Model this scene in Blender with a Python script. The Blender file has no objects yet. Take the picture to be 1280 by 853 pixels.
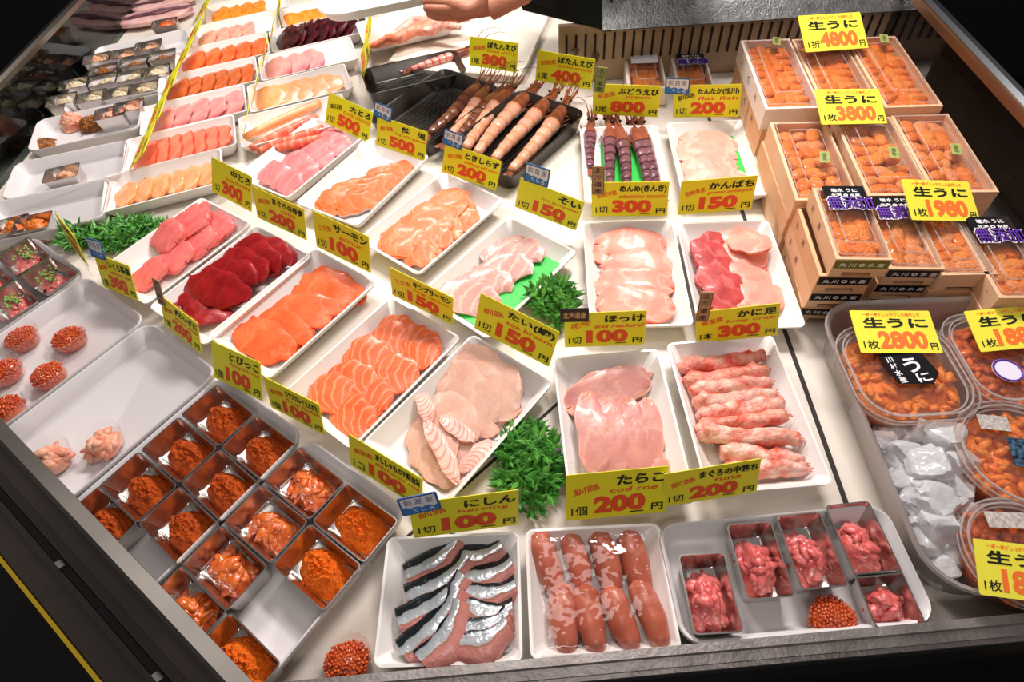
import bpy, bmesh, math, random
import numpy as np
from mathutils import Vector, Matrix, noise

SC = bpy.context.scene
COL = SC.collection
rnd = random.Random(7)

# ------------------------------------------------------------------ camera, world, lights, exposure
CAM_ROT = Matrix(((0.9979, 0.0411, 0.0507), (-0.0019, 0.7946, -0.6072), (-0.0653, 0.6058, 0.793)))
CAM_Z, FPX = 0.65, 746.8
cd = bpy.data.cameras.new('camera')
cd.sensor_fit = 'HORIZONTAL'; cd.sensor_width = 36.0; cd.lens = FPX / 1280 * 36
cd.clip_start = 0.01; cd.clip_end = 60
cam = bpy.data.objects.new('camera', cd); COL.objects.link(cam)
cam.matrix_world = Matrix.Translation((0, 0, CAM_Z)) @ CAM_ROT.to_4x4()
SC.camera = cam

w = bpy.data.worlds.new('world'); SC.world = w; w.use_nodes = True
w.node_tree.nodes['Background'].inputs[0].default_value = (1.0, 0.9, 0.85, 1)
w.node_tree.nodes['Background'].inputs[1].default_value = 0.13

def area(name, loc, target, sx, sy, power, col=(1, .935, .90)):
    l = bpy.data.lights.new(name, 'AREA'); l.shape = 'RECTANGLE'; l.size = sx; l.size_y = sy
    l.energy = power; l.color = col
    o = bpy.data.objects.new(name, l); COL.objects.link(o); o.location = loc
    o.rotation_euler = (Vector(target) - Vector(loc)).to_track_quat('-Z', 'Y').to_euler()
    return o
area('case_lamp', (0.30, 1.12, 0.95), (-0.02, 0.45, 0), 0.42, 0.12, 14)
area('case_lamp', (-0.50, 1.50, 1.00), (-0.60, 0.8, 0), 0.4, 0.14, 12)  # added to brighten the vats of the far wing
area('fill_lamp', (-.1, 0.75, 1.75), (0, 0.6, 0), 0.9, 0.5, 7)  # added soft fill from above, not a fixture of the market
area('fill_lamp', (.3, -1.2, 2.3), (0, 0.3, 0), 1.2, 0.3, 10)  # added fill before the counter, gives the steel rail something to reflect

SC.view_settings.view_transform = 'Standard'; SC.view_settings.look = 'None'
SC.view_settings.exposure = 0.0; SC.view_settings.gamma = 1.0
SC.view_settings.use_curve_mapping = False

# ------------------------------------------------------------------ helpers
def at(x, y, z=0.0):
    """The point at height z that shows at pixel x, y of the 1280 x 853 photograph."""
    d = CAM_ROT @ Vector(((x - 640) / FPX, -(y - 426.5) / FPX, -1))
    t = (z - CAM_Z) / d.z
    return Vector((0, 0, CAM_Z)) + d * t

def lin(h):
    h = h.lstrip('#')
    c = [int(h[i:i + 2], 16) / 255 for i in (0, 2, 4)]
    return tuple((v / 12.92 if v <= .04045 else ((v + .055) / 1.055) ** 2.4) for v in c) + (1,)

MATS = {}
def mat(name, col, rough=.5, metal=0, col2=None, nscale=20, nstr=1, bump=0, bscale=60, spec=.5, coat=0, sss=0, sssr=(.004, .0014, .001)):
    """Principled material, optionally mottled between two colours by noise and bumped by noise."""
    if name in MATS: return MATS[name]
    m = bpy.data.materials.new(name); m.use_nodes = True; MATS[name] = m
    nt = m.node_tree; N = nt.nodes; L = nt.links; b = N['Principled BSDF']
    b.inputs['Base Color'].default_value = lin(col)
    b.inputs['Roughness'].default_value = rough; b.inputs['Metallic'].default_value = metal
    b.inputs['Specular IOR Level'].default_value = spec; b.inputs['Coat Weight'].default_value = coat
    b.inputs['Coat Roughness'].default_value = .08
    if sss:
        b.inputs['Subsurface Weight'].default_value = sss; b.inputs['Subsurface Radius'].default_value = sssr; b.inputs['Subsurface Scale'].default_value = 1
    tc = N.new('ShaderNodeTexCoord')
    if col2:
        n = N.new('ShaderNodeTexNoise'); n.inputs['Scale'].default_value = nscale; n.inputs['Detail'].default_value = 5
        r = N.new('ShaderNodeValToRGB'); r.color_ramp.elements[0].position = .5 - .25 / nstr; r.color_ramp.elements[1].position = .5 + .25 / nstr
        r.color_ramp.elements[0].color = lin(col); r.color_ramp.elements[1].color = lin(col2)
        L.new(tc.outputs['Object'], n.inputs['Vector']); L.new(n.outputs['Fac'], r.inputs['Fac']); L.new(r.outputs['Color'], b.inputs['Base Color'])
    if bump:
        n2 = N.new('ShaderNodeTexNoise'); n2.inputs['Scale'].default_value = bscale; n2.inputs['Detail'].default_value = 4
        bp = N.new('ShaderNodeBump'); bp.inputs['Strength'].default_value = bump; bp.inputs['Distance'].default_value = .004
        L.new(tc.outputs['Object'], n2.inputs['Vector']); L.new(n2.outputs['Fac'], bp.inputs['Height']); L.new(bp.outputs['Normal'], b.inputs['Normal'])
    return m

def flesh(name, base, dark, line=None, freq=30, lw=.5, curve=.5, edge=None, edge_at=.8, side=None, rough=.28, bump=.35, tip=None, la=.5):
    """Fish flesh laid out on a slice's UV: grain, pale fat lines across it, a tinted rim and a skin side."""
    if name in MATS: return MATS[name]
    m = bpy.data.materials.new(name); m.use_nodes = True; MATS[name] = m
    nt = m.node_tree; N = nt.nodes; L = nt.links; b = N['Principled BSDF']
    b.inputs['Roughness'].default_value = rough + .14; b.inputs['Specular IOR Level'].default_value = .35
    b.inputs['Coat Weight'].default_value = .12; b.inputs['Coat Roughness'].default_value = .07
    b.inputs['Subsurface Weight'].default_value = .3; b.inputs['Subsurface Radius'].default_value = (.004, .0014, .001); b.inputs['Subsurface Scale'].default_value = 1
    uv = N.new('ShaderNodeUVMap'); tc = N.new('ShaderNodeTexCoord'); oi = N.new('ShaderNodeObjectInfo')
    sep = N.new('ShaderNodeSeparateXYZ'); L.new(uv.outputs['UV'], sep.inputs[0])
    add = N.new('ShaderNodeVectorMath'); add.operation = 'ADD'; L.new(tc.outputs['Object'], add.inputs[0])
    comb = N.new('ShaderNodeCombineXYZ'); L.new(oi.outputs['Random'], comb.inputs[2]); L.new(comb.outputs[0], add.inputs[1])
    n = N.new('ShaderNodeTexNoise'); n.inputs['Scale'].default_value = 45; n.inputs['Detail'].default_value = 6; L.new(add.outputs[0], n.inputs['Vector'])
    r = N.new('ShaderNodeValToRGB'); r.color_ramp.elements[0].position = .3; r.color_ramp.elements[1].position = .7
    r.color_ramp.elements[0].color = lin(dark); r.color_ramp.elements[1].color = lin(base); L.new(n.outputs['Fac'], r.inputs['Fac'])
    cur = r.outputs['Color']
    def math_(op, a, bb=None, c=None):
        q = N.new('ShaderNodeMath'); q.operation = op
        for i, v in enumerate((a, bb, c)):
            if v is None: continue
            if isinstance(v, (int, float)): q.inputs[i].default_value = v
            else: L.new(v, q.inputs[i])
        return q.outputs[0]
    def mix(fac, c):
        q = N.new('ShaderNodeMix'); q.data_type = 'RGBA'; L.new(fac, q.inputs[0]); L.new(cur, q.inputs[6]); q.inputs[7].default_value = lin(c)
        return q.outputs[2]
    U, V = sep.outputs['X'], sep.outputs['Y']           # each 0..1
    if line:
        v2 = math_('POWER', math_('ABSOLUTE', math_('SUBTRACT', V, .3)), 2)
        ph = math_('ADD', math_('MULTIPLY', U, freq), math_('MULTIPLY', v2, curve * freq))
        ph = math_('ADD', ph, math_('MULTIPLY', n.outputs['Fac'], 9.0))
        s = math_('SINE', ph)
        f = math_('MULTIPLY', math_('SMOOTH_MIN', math_('MAXIMUM', math_('SUBTRACT', s, 1 - lw * 1.4), 0), 1, .1), .9 * la / (lw * 1.4))
        cur = mix(f, line)
    if edge:
        du = math_('ABSOLUTE', math_('SUBTRACT', U, .5)); dv = math_('ABSOLUTE', math_('SUBTRACT', V, .5))
        e = math_('ADD', math_('MULTIPLY', math_('MAXIMUM', du, dv), 2), math_('MULTIPLY', math_('SUBTRACT', n.outputs['Fac'], .5), .5))
        f = math_('MULTIPLY', math_('MAXIMUM', math_('SUBTRACT', e, edge_at), 0), 1 / (1.02 - edge_at)); f = math_('MINIMUM', f, .85)
        cur = mix(f, edge)
    if tip:
        e = math_('ADD', U, math_('MULTIPLY', math_('SUBTRACT', n.outputs['Fac'], .5), .35))
        f = math_('MINIMUM', math_('MULTIPLY', math_('MAXIMUM', math_('SUBTRACT', e, .72), 0), 6), .8); cur = mix(f, tip)
    if side:
        e = math_('ADD', V, math_('MULTIPLY', math_('SUBTRACT', n.outputs['Fac'], .5), .3))
        f = math_('MINIMUM', math_('MULTIPLY', math_('MAXIMUM', math_('SUBTRACT', e, .86), 0), 14), 1); cur = mix(f, side)
    L.new(cur, b.inputs['Base Color'])
    n2 = N.new('ShaderNodeTexNoise'); n2.inputs['Scale'].default_value = 130; n2.inputs['Detail'].default_value = 4; L.new(add.outputs[0], n2.inputs['Vector'])
    bp = N.new('ShaderNodeBump'); bp.inputs['Strength'].default_value = bump; bp.inputs['Distance'].default_value = .0016
    L.new(n2.outputs['Fac'], bp.inputs['Height']); L.new(bp.outputs['Normal'], b.inputs['Normal'])
    return m

def clear(name, tint='#ffffff', gloss=.5, rough=.04, haze=0, bump=0):
    """Thin clear plastic or glass: light passes through, the surface mirrors at grazing angles; haze adds a milky film."""
    if name in MATS: return MATS[name]
    m = bpy.data.materials.new(name); m.use_nodes = True; MATS[name] = m
    nt = m.node_tree; N = nt.nodes; L = nt.links; N.remove(N['Principled BSDF'])
    out = [x for x in N if x.type == 'OUTPUT_MATERIAL'][0]
    t = N.new('ShaderNodeBsdfTransparent'); t.inputs[0].default_value = lin(tint)
    g = N.new('ShaderNodeBsdfGlossy'); g.inputs['Roughness'].default_value = rough
    fr = N.new('ShaderNodeLayerWeight'); fr.inputs[0].default_value = .5
    pw = N.new('ShaderNodeMath'); pw.operation = 'POWER'; pw.inputs[1].default_value = 3.5; L.new(fr.outputs['Facing'], pw.inputs[0])
    mu = N.new('ShaderNodeMath'); mu.operation = 'MULTIPLY_ADD'; mu.inputs[1].default_value = gloss; mu.inputs[2].default_value = .06 * gloss; mu.use_clamp = True
    L.new(pw.outputs[0], mu.inputs[0])
    mx = N.new('ShaderNodeMixShader'); L.new(mu.outputs[0], mx.inputs[0]); L.new(g.outputs[0], mx.inputs[2])
    if haze:
        d = N.new('ShaderNodeBsdfDiffuse'); d.inputs[0].default_value = (.85, .85, .85, 1)
        tl = N.new('ShaderNodeBsdfTranslucent'); tl.inputs[0].default_value = (.85, .85, .85, 1)
        ad = N.new('ShaderNodeMixShader'); ad.inputs[0].default_value = .5; L.new(d.outputs[0], ad.inputs[1]); L.new(tl.outputs[0], ad.inputs[2])
        mh = N.new('ShaderNodeMixShader'); mh.inputs[0].default_value = haze; L.new(t.outputs[0], mh.inputs[1]); L.new(ad.outputs[0], mh.inputs[2]); L.new(mh.outputs[0], mx.inputs[1])
    else:
        L.new(t.outputs[0], mx.inputs[1])
    if bump:
        tc = N.new('ShaderNodeTexCoord'); n2 = N.new('ShaderNodeTexNoise'); n2.inputs['Scale'].default_value = 40
        bp = N.new('ShaderNodeBump'); bp.inputs['Strength'].default_value = bump; bp.inputs['Distance'].default_value = .004
        L.new(tc.outputs['Object'], n2.inputs['Vector']); L.new(n2.outputs['Fac'], bp.inputs['Height'])
        L.new(bp.outputs[0], g.inputs['Normal']); L.new(bp.outputs[0], fr.inputs['Normal'])
    L.new(mx.outputs[0], out.inputs['Surface'])
    return m

class MB:
    """Collects vertices and faces of one mesh, with a material index per face and optional UVs per vertex."""
    def __init__(s): s.v = []; s.f = []; s.m = []; s.uv = {}
    def add(s, vs, fs, mi=0, uv=None):
        b = len(s.v); s.v += [tuple(x) for x in vs]; s.f += [tuple(i + b for i in f) for f in fs]; s.m += [mi] * len(fs)
        if uv:
            for i, q in enumerate(uv): s.uv[b + i] = q
        return s
    def box(s, c, d, mi=0, M=None):
        cx, cy, cz = c; hx, hy, hz = d[0] / 2, d[1] / 2, d[2] / 2
        vs = [Vector((cx + a * hx, cy + b * hy, cz + e * hz)) for a in (-1, 1) for b in (-1, 1) for e in (-1, 1)]
        if M: vs = [M @ v for v in vs]
        return s.add(vs, [(0, 1, 3, 2), (4, 6, 7, 5), (0, 4, 5, 1), (2, 3, 7, 6), (0, 2, 6, 4), (1, 5, 7, 3)], mi)
    def loft(s, rings, cap0=True, cap1=True, closed=True, mi=0, M=None):
        n = len(rings[0]); vs = [Vector(p) for r in rings for p in r]
        if M: vs = [M @ v for v in vs]
        fs = []
        for k in range(len(rings) - 1):
            for i in range(n if closed else n - 1):
                j = (i + 1) % n; fs.append((k * n + i, k * n + j, (k + 1) * n + j, (k + 1) * n + i))
        if cap0: fs.append(tuple(reversed(range(n))))
        if cap1: fs.append(tuple((len(rings) - 1) * n + i for i in range(n)))
        return s.add(vs, fs, mi)
    def tube(s, pts, rad, n=8, mi=0, flat=1.0, cap=True, uv=False):
        """Tube along points with a radius per point."""
        pts = [Vector(p) for p in pts]; m = len(pts); rad = rad if hasattr(rad, '__len__') else [rad] * m
        rings = []; up = Vector((0, 0, 1))
        for i, p in enumerate(pts):
            t = (pts[min(i + 1, m - 1)] - pts[max(i - 1, 0)]).normalized()
            a = t.cross(up)
            if a.length < 1e-4: a = t.cross(Vector((0, 1, 0)))
            a.normalize(); b = a.cross(t)
            rings.append([p + (a * math.cos(k * 2 * math.pi / n) + b * flat * math.sin(k * 2 * math.pi / n)) * rad[i] for k in range(n)])
        return s.loft(rings, cap, cap, mi=mi)
    def ico(s, c, r, sub=1, mi=0, scale=(1, 1, 1), M=None):
        vs, fs = ICO(sub); c = Vector(c)
        q = [Vector((v[0] * scale[0], v[1] * scale[1], v[2] * scale[2])) * r for v in vs]
        if M: q = [M @ v for v in q]
        return s.add([v + c for v in q], fs, mi)
    def mesh(s, name, mats, smooth=40):
        me = bpy.data.meshes.new(name); me.from_pydata(s.v, [], s.f); me.update()
        for m in (mats if isinstance(mats, (list, tuple)) else [mats]): me.materials.append(m)
        if any(s.m): me.polygons.foreach_set('material_index', s.m)
        if s.uv:
            l = me.uv_layers.new(name='UVMap')
            for lp in me.loops: l.data[lp.index].uv = s.uv.get(lp.vertex_index, (.5, .5))
        if smooth:
            me.shade_smooth()
            if smooth < 180: me.set_sharp_from_angle(angle=math.radians(smooth))
        return me
_ico = {}
def ICO(sub):
    if sub not in _ico:
        b = bmesh.new(); bmesh.ops.create_icosphere(b, subdivisions=sub, radius=1); b.verts.ensure_lookup_table()
        _ico[sub] = ([tuple(v.co) for v in b.verts], [tuple(v.index for v in f.verts) for f in b.faces]); b.free()
    return _ico[sub]

def obj(name, me, parent=None, M=None):
    o = bpy.data.objects.new(name, me); COL.objects.link(o)
    if parent: o.parent = parent
    if M is not None: o.matrix_basis = M
    return o
LABELS = {}
def tag(o, label, cat, group=None, kind=None):
    o['label'] = label; o['category'] = cat
    if group: o['group'] = group
    if kind: o['kind'] = kind
    k = ' '.join(label.lower().split())
    if k in LABELS and (not group or LABELS[k] != group): print('SAME LABEL:', label)
    LABELS[k] = group
    n = len(label.split())
    if not 4 <= n <= 16: print('LABEL LENGTH', n, label)
    return o
def thing(name, label, cat, M=None, group=None, kind=None):
    return tag(obj(name, None, None, M), label, cat, group, kind)
def TR(x, y, z, yaw=0, pitch=0, roll=0):
    return Matrix.Translation((x, y, z)) @ Matrix.Rotation(yaw, 4, 'Z') @ Matrix.Rotation(pitch, 4, 'X') @ Matrix.Rotation(roll, 4, 'Y')
R = math.radians
def rr(w, d, r, z, n=6):
    """Rounded rectangle ring."""
    p = []
    r = min(r, w / 2 - 1e-4, d / 2 - 1e-4)
    for k, (sx, sy) in enumerate(((1, 1), (-1, 1), (-1, -1), (1, -1))):
        for i in range(n + 1):
            a = (k + i / n) * math.pi / 2
            p.append((sx * (w / 2 - r) + r * math.cos(a), sy * (d / 2 - r) + r * math.sin(a), z))
    return p
ORD = ['first', 'second', 'third', 'fourth', 'fifth', 'sixth', 'seventh', 'eighth', 'ninth', 'tenth', 'eleventh', 'twelfth', 'thirteenth', 'fourteenth']

# ------------------------------------------------------------------ materials
white = mat('white_melamine', '#efeae6', .25, spec=.5)
greyw = mat('grey_white_melamine', '#dcd6d6', .3)
steel = mat('stainless_steel', '#cfcac6', .24, 1, bump=.05, bscale=15)
steel_d = mat('brushed_dark_steel', '#5d5853', .4, .7, '#4d4945', 9, 1)
steel_b = mat('dull_pan_steel', '#8d8884', .3, 1)
black = mat('black_plastic', '#0b0b0c', .5)
deckm = mat('cream_deck_board', '#e9e0d4', .45, 0, '#d9cfc2', 6)
yellow = mat('yellow_card', '#f4ee20', .55)
yellowu = mat('bright_yellow_card', '#fbf04a', .5)
redm = mat('red_print', '#ee5420', .6)
redb = mat('orange_print', '#ff7a33', .6)
blk = mat('black_print', '#15170f', .6)
wood = mat('pale_wood', '#eec7a2', .6, 0, '#dca97f', 14, .8)
acryl = clear('clear_acrylic', gloss=.5)
lidm = clear('clear_lid_plastic', gloss=.9, bump=.3, haze=.03)
cupm = clear('clear_cup_plastic', gloss=.6, haze=.035)
tubm = clear('milky_tub_plastic', '#f6ece6', gloss=.5, haze=.07)
wrapm = clear('cling_film', gloss=.8, rough=.03, bump=1.0)
glassm = clear('case_glass', '#b9c4c0', gloss=.9, rough=.01)

# ------------------------------------------------------------------ setting and display case
fl = obj('floor', MB().box((0, .6, -.92), (6, 6, .04)).mesh('floor', mat('dark_wet_floor', '#0d0d0f', .4)), None); fl['kind'] = 'structure'
bw = obj('wall_back', MB().box((0, 2.6, .1), (6, .05, 2.0)).mesh('wall_back', mat('dark_wall', '#0e0d10', .8)), None); bw['kind'] = 'structure'
EX = Vector((math.cos(R(-35.7)), math.sin(R(-35.7)), 0)); EY = Vector((-EX.y, EX.x, 0))
def D(ex, ey, z=0): return EX * ex + EY * ey + Vector((0, 0, z))
RX = Vector((math.cos(R(4.0)), math.sin(R(4.0)), 0)); RY = Vector((-RX.y, RX.x, 0))
def sweep(prof, path, mi=0):
    """Profile of (offset outward, z) swept along a plan path with mitred corners; outward is to the path's right."""
    m = MB(); rings = []
    P = [Vector((p[0], p[1], 0)) for p in path]
    for i, p in enumerate(P):
        d0 = (p - P[i - 1]).normalized() if i else (P[1] - p).normalized()
        d1 = (P[i + 1] - p).normalized() if i < len(P) - 1 else d0
        n0 = Vector((d0.y, -d0.x, 0)); n1 = Vector((d1.y, -d1.x, 0)); mt = (n0 + n1).normalized(); k = 1 / max(.3, mt.dot(n0))
        rings.append([p + mt * k * o + Vector((0, 0, z)) for o, z in prof])
    m.loft(rings)
    return m
case = thing('display_case', 'low refrigerated seafood counter with steel rails holding all the trays', 'display case', TR(0, 0, 0))
# corner points of the counter's inner edge in plan
cA = Vector((-1.0, .612, 0)); cB = D(-.297, -.093)
cB = Vector((-.262, .078, 0)); cC = Vector((.72, .153, 0))
cB = None
# intersection of the two front rails' inner edges
n1, o1 = EY, -.0928; n2, o2 = RY, .1011
det = n1.x * n2.y - n1.y * n2.x
cB = Vector(((o1 * n2.y - o2 * n1.y) / det, (n1.x * o2 - n2.x * o1) / det, 0))
cC = RX * .80 + RY * o2
mb = MB(); eo = -EY * .055; floor_pts = [(-1.02, .612 - .055 / .81), (cB.x + eo.x * .9 - .02, cB.y + eo.y * .9), (cB.x + .01, cB.y - .012), (cC.x, cC.y), (.80, 1.62), (.0, 1.75), (-1.02, 1.9)]
mb.loft([[(x, y, -.05) for x, y in floor_pts], [(x, y, -.002) for x, y in floor_pts]])
obj('deck', mb.mesh('deck', deckm, 0), case)
mb = MB()
for x0, y0, x1, y1, ww in ((.325, .20, .325, 1.05, .005), (-.17, .22, .02, .40, .003)):
    d = Vector((x1 - x0, y1 - y0, 0)); L_ = d.length
    obj('deck_joint', MB().box((0, 0, -.0012), (L_, ww, .002)).mesh('deck_joint', mat('dark_gap', '#2b2622', .8), 0), case, TR((x0 + x1) / 2, (y0 + y1) / 2, 0, math.atan2(d.y, d.x)))
# sloped diagonal front
pD = [(0, .044), (0, .047), (.013, .054), (.017, .052), (.017, .047)]
railD = sweep(pD, [cA - EX * .0, cB]); obj('front_rail', railD.mesh('front_rail', steel_d, 30), case)
pS = [(.0172, .050), (.036, .040), (.037, .037), (.048, .0295), (.049, .024), (.058, .018), (.059, .021), (.066, .016), (.067, .013), (.095, .0), (.097, -.05), (.093, -.05), (.091, -.002), (.060, .013), (.048, .019), (.036, .034), (.0172, .046)]
cA = cA - EX * .02; sl = sweep(pS, [cA, cB + (cB - cA).normalized() * .03]); o = obj('sloped_front', sl.mesh('sloped_front', mat('dark_glossy_front', '#4e4641', .38, .35, '#39322f', 4), 30), case)
sl = sweep([(.0972, .000), (.101, -.001), (.101, -.006), (.0972, -.005)], [cA, cB + (cB - cA).normalized() * .03]); obj('yellow_edge_strip', sl.mesh('yellow_edge_strip', mat('yellow_strip', '#a88a16', .5), 0), case)
sl = sweep([(.0495, .0262), (.0575, .0215), (.0565, .0185), (.0485, .0232)], [cA + EX * .02, cB - EX * .02]); obj('slot_channel', sl.mesh('slot_channel', mat('black_rubber', '#050505', .6), 0), case)
for k in range(5):
    p = cA + (cB - cA) * ((k + .5) / 5) - EY * .0535
    obj('rail_clip', MB().box((0, 0, 0), (.010, .010, .003)).mesh('rail_clip', mat('clip_grey', '#4a4644', .6), 0), case, Matrix.Translation((p.x, p.y, .0245)) @ Matrix.Rotation(R(-35.7), 4, 'Z') @ Matrix.Rotation(R(-30), 4, 'X'))
# straight front
pR = [(0, .030), (0, .045), (.0075, .0455), (.009, .043), (.0165, .040), (.0165, .034), (.020, .033), (.020, .026), (.006, .022)]
rl = sweep(pR, [cB, cC]); obj('front_rail', rl.mesh('front_rail', mat('wet_steel_rail', '#a59d9a', .38, .6, '#7d7572', 30, 1, .15, 200), 30), case)
fr = sweep([(.010, .024), (.022, .024), (.022, -.06), (.010, -.06)], [cB, cC]); obj('front_panel', fr.mesh('front_panel', black, 0), case)
body = sweep([(-.05, -.052), (.018, -.052), (.018, -.88), (-.05, -.88)], [cA, cB, cC]); obj('case_body', body.mesh('case_body', mat('black_case_body', '#070707', .5), 0), case)
# side glass with steel top rail
def pane(a, b, z0, z1, name, m, railm, th=.006):
    a, b = Vector(a), Vector(b); d = b - a; yaw = math.atan2(d.y, d.x); c = (a + b) / 2
    g = obj(name, MB().box((0, 0, (z0 + z1) / 2), (d.length, th, z1 - z0)).mesh(name, m, 0), case, TR(c.x, c.y, 0, yaw))
    r_ = obj('top_rail', MB().loft([[(x, y, z) for y, z in ((-.008, z1 - .004), (.008, z1 - .004), (.010, z1 + .006), (.004, z1 + .010), (-.004, z1 + .010), (-.010, z1 + .006))] for x in (-d.length / 2, d.length / 2)]).mesh('top_rail', railm, 30), case, TR(c.x, c.y, 0, yaw))
pane((-1.0, .62, 0), (-1.012, 1.85, 0), -.002, .112, 'glass_panel', glassm, mat('glass_rail_steel', '#8f8a80', .3, 1))
pane((.674, .17, 0), (.674, 1.20, 0), -.002, .150, 'dark_end_panel', mat('smoked_mirror_panel', '#120f10', .06, 0, spec=1), mat('end_rail_steel', '#b9bfc4', .25, 1))
obj('end_rail_trim', MB().box((0, 0, .147), (1.02, .010, .012)).mesh('end_rail_trim', mat('copper_trim', '#7a5238', .35, .6), 0), case, TR(.664, .685, 0, math.pi / 2))
# back parapet with vent slots
vent = MB(); bk0 = at(690, 75, .0); bk1 = at(1170, 60, .0)
vy = 1.15
vent.box((.385, vy + .01, .055), (.66, .012, .11))
obj('vent_panel', vent.mesh('vent_panel', mat('beige_vent_metal', '#b89f86', .5, .2, '#957a62', 12), 0), case)
sl = MB()
for k in range(36): sl.box((.07 + k * .0183, vy + .003, .068), (.004, .004, .05))
obj('vent_slots', sl.mesh('vent_slots', mat('vent_slot_dark', '#1b120d', .8), 0), case)
cp = MB()
cp.loft([[(x, vy - .025, .112), (x, vy - .005, .100), (x, vy + .02, .104), (x, vy + .05, .160), (x, vy + .03, .165)] for x in (.135, .70)])
obj('back_cap', cp.mesh('back_cap', mat('wet_grey_steel', '#9c9c9c', .35, .8, '#6e6e6e', 60, 1, .3, 250), 20), case)
cw = MB().box((.42, vy + .052, .176), (.57, .03, .026)); obj('back_wood_strip', cw.mesh('back_wood_strip', mat('brown_strip', '#8a5a36', .4, 0, '#6a4429', 6), 0), case)
cw = MB().box((.42, vy + .10, .198), (.57, .08, .02)); obj('back_counter', cw.mesh('back_counter', steel, 0), case)
dk = MB(); a0 = at(648, 2, .13); a1 = at(762, 40, .11)
dk.loft([[tuple(at(646, -4, .145)), tuple(at(654, 13, .12)), tuple(at(662, 10, .10)), tuple(at(690, -14, .12)), tuple(at(690, -60, .18))],
         [tuple(at(766, -6, .155)), tuple(at(764, 40, .105)), tuple(at(768, 34, .09)), tuple(at(776, 4, .11)), tuple(at(780, -60, .18))]])
obj('dark_corner_hood', dk.mesh('dark_corner_hood', mat('dark_green_steel', '#232a28', .25, .7, '#171b1a', 8), 30), case)
for kx, kz in ((.088, .062), (.128, .050)):
    p = Vector((kx, vy + .006, kz)); obj('vent_knob', MB().tube([p, p + Vector((-.01, -.028, 0))], [.008, .007], 12).mesh('vent_knob', mat('knob_bronze', '#8b7561', .35, .6)), case)
# lower shelf outside the straight front
low = thing('lower_shelf', 'dark slatted shelf below the steel front rail', 'shelf', TR(.25, .02, -.10, R(4)))
mb = MB(); mb.box((0, 0, -.01), (1.0, .12, .01)); obj('shelf_board', mb.mesh('shelf_board', mat('dark_shelf', '#0c0c0d', .5), 0), low)
mb = MB()
for k in range(30): mb.box((-.48 + k * .033, 0, 0), (.012, .11, .01))
obj('slat', mb.mesh('slat', mat('dark_slat', '#1c1b1b', .4), 0), low)
o = tag(obj('steel_basin', MB().loft([rr(.15, .08, .03, 0), rr(.17, .098, .035, .03), rr(.176, .104, .037, .031), rr(.172, .100, .035, .029), rr(.155, .085, .03, .004)]).mesh('steel_basin', mat('brown_basin_steel', '#8b7a68', .35, .9)), None, TR(.52, .035, -.094, R(4))), 'round cornered steel basin on the dark shelf below the rail', 'basin')

# ------------------------------------------------------------------ trays
def tray_mesh(W, Dp, H=.027, slope=.016, r=.009, m=white, lip=.0028):
    b = slope
    return MB().loft([rr(W - 2 * b - .004, Dp - 2 * b - .004, r * .8, 0), rr(W - 2 * b, Dp - 2 * b, r * .8, .002), rr(W, Dp, r, H - .003), rr(W, Dp, r, H),
                      rr(W - lip * 2, Dp - lip * 2, r * .9, H), rr(W - 2 * b - lip, Dp - 2 * b - lip, r * .7, .006), rr(W - 2 * b - lip - .006, Dp - 2 * b - lip - .006, r * .6, .0045)]).mesh('tray', m, 50)
T_R = tray_mesh(.1355, .205); T_D = tray_mesh(.133, .2025); T_S = tray_mesh(.141, .124); T_F = tray_mesh(.110, .205, slope=.013)
FL = .0045      # height of a tray's floor
TRAYS = {
    'menme': (T_R, .1340, .5951, -1.6, 'white tray of red edged rockfish, in front of the purple prawn tray'),
    'kanpachi': (T_R, .2742, .5841, -1.2, 'white tray of pink amberjack slices beside the wooden boxes'),
    'atka': (T_R, .0849, .3491, 2.9, 'white tray of grey pink atka mackerel behind the cod roe card'),
    'crab': (T_R, .2320, .3648, 3.4, 'white tray of red crab legs beside the steel ice pan'),
    'prawn': (T_R, .1470, .8463, -1.9, 'white tray of purple prawns on a green leaf sheet'),
    'flat': (T_R, .2988, .8459, -1.5, 'white tray of pale flatfish behind the amberjack card'),
    'striped': (T_D, -.2211, .4462, -37.4, 'white tray of fat striped salmon beside the flatfish tray with red fringe'),
    'smooth': (T_D, -.3497, .5517, -36.2, 'white tray of smooth orange salmon between red tuna and striped salmon'),
    'akami': (T_D, -.4562, .6119, -35.0, 'white tray of deep red lean tuna'),
    'chutoro': (T_D, -.5713, .6918, -34.2, 'white tray of pink fatty tuna blocks beside the green garnish'),
    'sole': (T_D, -.1040, .3714, -38.7, 'white tray of beige flatfish with red striped fringe'),
    'otoro': (T_D, -.4181, .9174, -31.9, 'white tray of pale pink tuna belly below the large otoro card'),
    'keiji': (T_D, -.2915, .8389, -30.2, 'white tray of salmon with silver skin edges'),
    'toki': (T_D, -.1654, .7256, -38.7, 'white tray of broad peach coloured salmon slices'),
    'soi': (T_D, -.0587, .6023, -39.9, 'white tray of translucent rockfish on a green leaf sheet'),
    'herring': (T_S, -.102, .160, 1.0, 'squarish white tray of silver herring at the steel rail'),
    'tarako': (T_S, .0455, .1650, 1.5, 'squarish white tray of cod roe sacs under cling film'),
}
TM = {}
for k, (me, x, y, yaw, lab) in TRAYS.items():
    o = obj('serving_tray', me, None, TR(x, y, 0, R(yaw))); tag(o, lab, 'tray', 'white serving trays'); TM[k] = o.matrix_basis.copy()
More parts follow.
